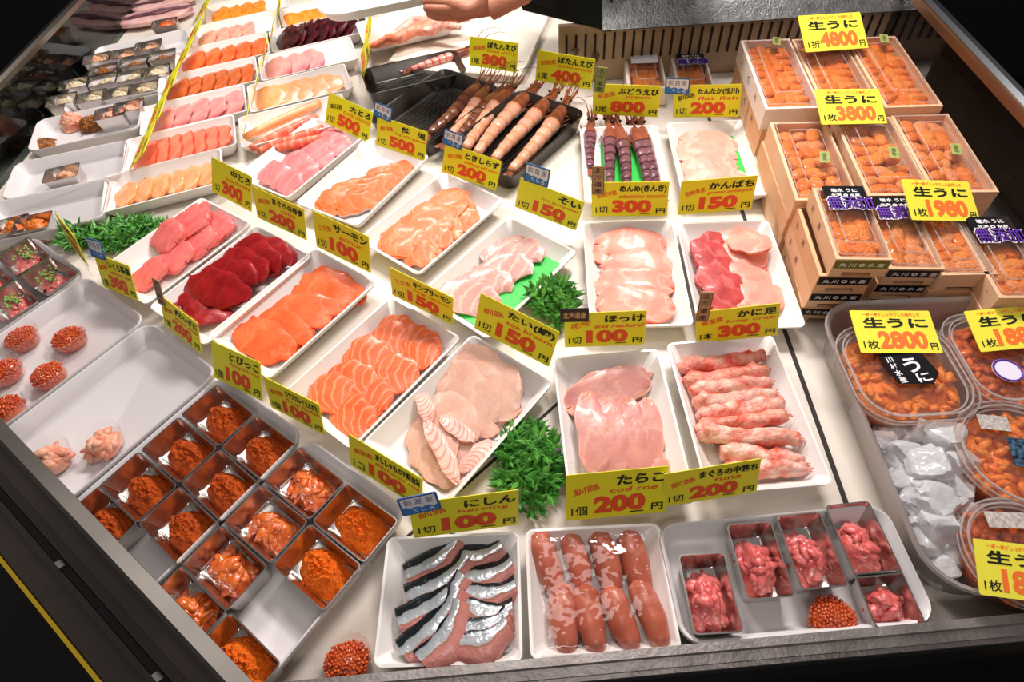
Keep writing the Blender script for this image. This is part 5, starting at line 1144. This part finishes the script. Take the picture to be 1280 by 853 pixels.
def tub(px, z, rad, sq, H, label, m, seed, lab=None, zrim=None):
    """Clear round-square tub: body, snap lid with a stepped rim, and its filling."""
    p = at(*px, z + H); M = TR(p.x, p.y, z, R(rnd.uniform(-4, 4)))
    t = thing('urchin_tub', label, 'plastic tub', M, 'clear urchin tubs'); D_ = rad * 2; rc = rad * sq
    obj('body', MB().loft([rr(D_ * .84, D_ * .84, rc * .84, 0, 9), rr(D_ * .86, D_ * .86, rc * .86, .002, 9), rr(D_ * .95, D_ * .95, rc * .95, H - .010, 9), rr(D_ * .99, D_ * .99, rc * .99, H - .009, 9), rr(D_ * .99, D_ * .99, rc * .99, H - .005, 9)], True, False).mesh('body', tubm, 50), t)
    obj('lid', MB().loft([rr(D_ * 1.01, D_ * 1.01, rc, H - .007, 9), rr(D_ * 1.02, D_ * 1.02, rc, H - .001, 9), rr(D_, D_, rc, H + .001, 9), rr(D_ * .93, D_ * .93, rc * .93, H + .0012, 9), rr(D_ * .91, D_ * .91, rc * .91, H - .003, 9), rr(D_ * .86, D_ * .86, rc * .86, H - .0035, 9)], False, True).mesh('lid', tubm, 40), t)
    rg = MB()
    for k_, zz in ((1.015, H - .001), (.92, H + .0008), (.865, H - .003), (.99, H - .010)):
        q = rr(D_ * k_, D_ * k_, rc * k_, zz, 9); rg.tube(q + q[:2], .0011, 6, cap=False)
    obj('rim', rg.mesh('rim', lide), t)
    r = random.Random(seed); rx = D_ * .415
    def ex(mb, r):
        n = 0
        while n < 110:
            x, y = r.uniform(-1, 1) * rx, r.uniform(-1, 1) * rx
            if (abs(x) ** 3.2 + abs(y) ** 3.2) ** (1 / 3.2) > rx * .98: continue
            a = r.uniform(0, 6.3); l = r.uniform(.006, .011); z_ = H * .62 + r.uniform(-.002, .0045)
            mb.ico((x, y, z_), 1, 2, 0, (l, l * .5, .0042), Matrix.Rotation(a, 3, 'Z') @ Matrix.Rotation(r.uniform(-.4, .4), 3, 'Y')); n += 1
    mb = MB(); mb.loft([rr(D_ * .80, D_ * .80, rc * .8, .003, 6), rr(D_ * .86, D_ * .86, rc * .86, H * .62, 6)]); ex(mb, r)
    tag(obj('urchin_filling', mb.mesh('urchin_filling', m, 180), None, M.copy()), 'orange sea urchin filling of the ' + label.split(' tub ')[0] + ' tub ' + label.split(' tub ')[1], 'sea urchin', None, 'stuff')
    return t, M
t, M = tub((1132, 462), .010, .066, .62, .046, 'rounded square urchin tub with a black label', tubu[0], 1)
obj('tub_label', MB().loft([[(-.022, -.022, .0455), (.016, -.030, .0455), (.030, -.018, .0455), (.026, .020, .0455), (-.022, .020, .0455)], [(-.022, -.022, .0459), (.016, -.030, .0459), (.030, -.018, .0459), (.026, .020, .0459), (-.022, .020, .0459)]]).mesh('tub_label', film, 0), t, TR(.002, .006, .0006, R(8)))
b = MB(); put(b, 'う', .006, -.002, .018, .020, .0466, .02); put(b, 'に', .010, -.020, .016, .012, .0466, .02)
for i, ch in enumerate('川村水産'): put(b, ch, -.014, .010 - .0095 * i, .008, .0085, .0466, .02)
obj('label_lettering', b.mesh('label_lettering', whitep, 0), t, TR(.002, .006, .0006, R(8)))
t, M = tub((1268, 445), .008, .064, .55, .044, 'rounded urchin tub under the picture edge bright yellow card', tubu[1], 2)
obj('round_seal', MB().loft([[(.016 * math.cos(k * .2618), .016 * math.sin(k * .2618), z) for k in range(24)] for z in (.0445, .0449)]).mesh('round_seal', mat('seal_white', '#e6e0f0', .4), 30), t, TR(-.018, -.020, 0))
rg = MB(); rg.tube([(.0145 * math.cos(k * .2618), .0145 * math.sin(k * .2618), .0452) for k in range(25)], .0012, 5, cap=False); obj('seal_ring', rg.mesh('seal_ring', purple), t, TR(-.018, -.020, 0))
t, M = tub((1279, 566), .008, .062, .98, .046, 'round urchin tub with a blue black seal', tubu[0], 3)
obj('paper_label', MB().box((0, 0, .0460), (.030, .018, .0004)).mesh('paper_label', mat('paper_label', '#d8cfc8', .5, 0, '#8a827c', 300), 0), t, TR(-.012, .036, 0, R(-10)))
obj('foil_label', MB().box((0, 0, .0460), (.040, .034, .0004)).mesh('foil_label', mat('blue_black_foil', '#10161f', .2, .3, '#5a7a9a', 220, 1.6), 0), t, TR(.008, -.002, 0, R(-12)))
t, M = tub((1282, 690), .012, .052, .98, .042, 'round urchin tub behind the front rail corner', tubu[1], 4)
obj('paper_label', MB().box((0, 0, .0420), (.050, .016, .0004)).mesh('paper_label', mat('paper_label', '#d8cfc8', .5), 0), t, TR(.004, .030, 0, R(-4)))
t, M = tub((1150, 474), .0, .064, .62, .008, 'lower tub stacked beneath the black labelled tub', tubu[0], 5) if False else (None, None)
icem = bpy.data.materials.new('ice'); icem.use_nodes = True; b = icem.node_tree.nodes['Principled BSDF']
b.inputs['Base Color'].default_value = (.93, .92, .95, 1); b.inputs['Roughness'].default_value = .12; b.inputs['IOR'].default_value = 1.3; b.inputs['Transmission Weight'].default_value = .45; b.inputs['Coat Weight'].default_value = .5
N_ = icem.node_tree.nodes; L_ = icem.node_tree.links; n = N_.new('ShaderNodeTexNoise'); n.inputs['Scale'].default_value = 120; bp = N_.new('ShaderNodeBump'); bp.inputs['Strength'].default_value = .5; bp.inputs['Distance'].default_value = .003; tcn = N_.new('ShaderNodeTexCoord')
L_.new(tcn.outputs['Object'], n.inputs['Vector']); L_.new(n.outputs[0], bp.inputs['Height']); L_.new(bp.outputs[0], b.inputs['Normal'])
def ice_mesh(s, seed):
    r = random.Random(seed); vs, fs = ICO(3); off = Vector((seed * 2.7, seed, 1)); q = []
    for v in vs:
        v = Vector(v); c = Vector([math.copysign(abs(x) ** .6, x) for x in v]); k = 1 + .35 * noise.noise(v * 1.3 + off) + .12 * noise.noise(v * 4 + off)
        q.append(c * s * k)
    return MB().add(q, fs).mesh('ice_chunk', icem, 30)
ice = [((1100, 555), .014), ((1118, 540), .013), ((1150, 548), .018), ((1180, 552), .018), ((1195, 578), .016), ((1128, 572), .019), ((1160, 585), .019), ((1188, 610), .018), ((1140, 605), .018), ((1165, 625), .018), ((1195, 640), .016), ((1150, 640), .017), ((1175, 660), .016), ((1160, 680), .015), ((1185, 690), .014), ((1205, 600), .014), ((1172, 715), .013), ((1108, 545), .011), ((1170, 565), .014), ((1150, 620), .015), ((1235, 500), .012), ((1130, 590), .014)]
for i, (px, s) in enumerate(ice):
    z = .006 + s * .8 + (.014 if i in (3, 4, 6, 9, 12, 19) else 0); p = at(*px, z)
    tag(obj('ice_chunk', ice_mesh(s, i), None, TR(p.x, p.y, z, i * 1.3, i * .7)), 'clear melting chunk of ice in the steel pan', 'ice', 'ice chunks in the steel pan')

# ------------------------------------------------------------------ held tray and the seller's hand
ht = MB().loft([rr(.20, .10, .045, .0, 8), rr(.215, .115, .05, .014, 8), rr(.225, .125, .055, .017, 8), rr(.22, .12, .053, .020, 8), rr(.205, .105, .048, .018, 8), rr(.195, .095, .045, .006, 8)])
p = at(474, -2, .175)
t = thing('held_tray', 'pale blue white oval tray held above the dark meat by the hand', 'tray', TR(p.x, p.y, .165, R(12), R(-4), R(-2)))
obj('body', ht.mesh('body', mat('pale_blue_plastic', '#e6f2f2', .3), 40), t)
obj('blue_patch', MB().loft([rr(.06, .05, .02, .0062), rr(.06, .05, .02, .0066)]).mesh('blue_patch', mat('deeper_blue', '#b6d2da', .3), 0), t, TR(.075, .005, 0))  # flat patch of deeper blue on the tray floor
skinm = mat('hand_skin', '#c4846a', .45, 0, '#b06c54', 30, .8, .2, 200, sss=.2)
def skin_body(name, nodes, edges, m, root=0):
    """One continuous surface grown over joints: nodes are (point, radius), edges join them."""
    me = bpy.data.meshes.new(name); me.from_pydata([n[0] for n in nodes], edges, []); me.update()
    o = bpy.data.objects.new(name, me); COL.objects.link(o)
    o.modifiers.new('skin', 'SKIN'); sb = o.modifiers.new('sub', 'SUBSURF'); sb.levels = 2; sb.render_levels = 2
    for i, n in enumerate(nodes):
        d = me.skin_vertices[0].data[i]; d.radius = (n[1], n[1] * (n[2] if len(n) > 2 else 1)); d.use_root = i == root
    dg = bpy.context.evaluated_depsgraph_get(); dg.update(); nm = bpy.data.meshes.new_from_object(o.evaluated_get(dg)); bpy.data.objects.remove(o)
    nm.materials.clear(); nm.materials.append(m); nm.shade_smooth(); return nm
H0 = at(600, -6, .19)
def hp(px, py, z): return tuple(at(px + 18, py + 8, z))
nodes = [(hp(640, -30, .215), .026), (hp(618, -4, .200), .030, .75), (hp(590, 0, .192), .031, .65), (hp(566, 2, .186), .024, .6),
         (hp(548, 10, .176), .0105), (hp(530, 12, .172), .0095), (hp(516, 8, .170), .0080),
         (hp(548, 4, .186), .0105), (hp(528, 4, .182), .0095), (hp(512, 2, .178), .0080),
         (hp(548, -4, .194), .0105), (hp(526, -6, .190), .0095), (hp(510, -6, .184), .0080),
         (hp(552, -12, .200), .0095), (hp(532, -14, .198), .0085), (hp(518, -14, .192), .0072),
         (hp(592, -18, .214), .0125), (hp(566, -24, .212), .0110), (hp(546, -26, .206), .0090),
         (hp(668, -58, .235), .027), (hp(720, -105, .27), .034), (hp(790, -160, .32), .042)]
edges = [(0, 1), (1, 2), (2, 3), (3, 4), (4, 5), (5, 6), (3, 7), (7, 8), (8, 9), (3, 10), (10, 11), (11, 12), (3, 13), (13, 14), (14, 15), (2, 16), (16, 17), (17, 18), (0, 19), (19, 20), (20, 21)]
person = thing('person', 'seller reaching over the counter, holding a pale oval tray', 'person', TR(0, 0, 0))
obj('arm_and_hand', skin_body('arm_and_hand', nodes, edges, skinm, 1), person)
sl = MB(); q = [Vector(hp(705, -92, .26)), Vector(hp(760, -135, .30)), Vector(hp(840, -200, .36)), Vector(hp(930, -280, .45))]
sl.tube(q, [.046, .054, .062, .075], 16); obj('sleeve', sl.mesh('sleeve', mat('dark_sleeve', '#20242c', .8)), person)
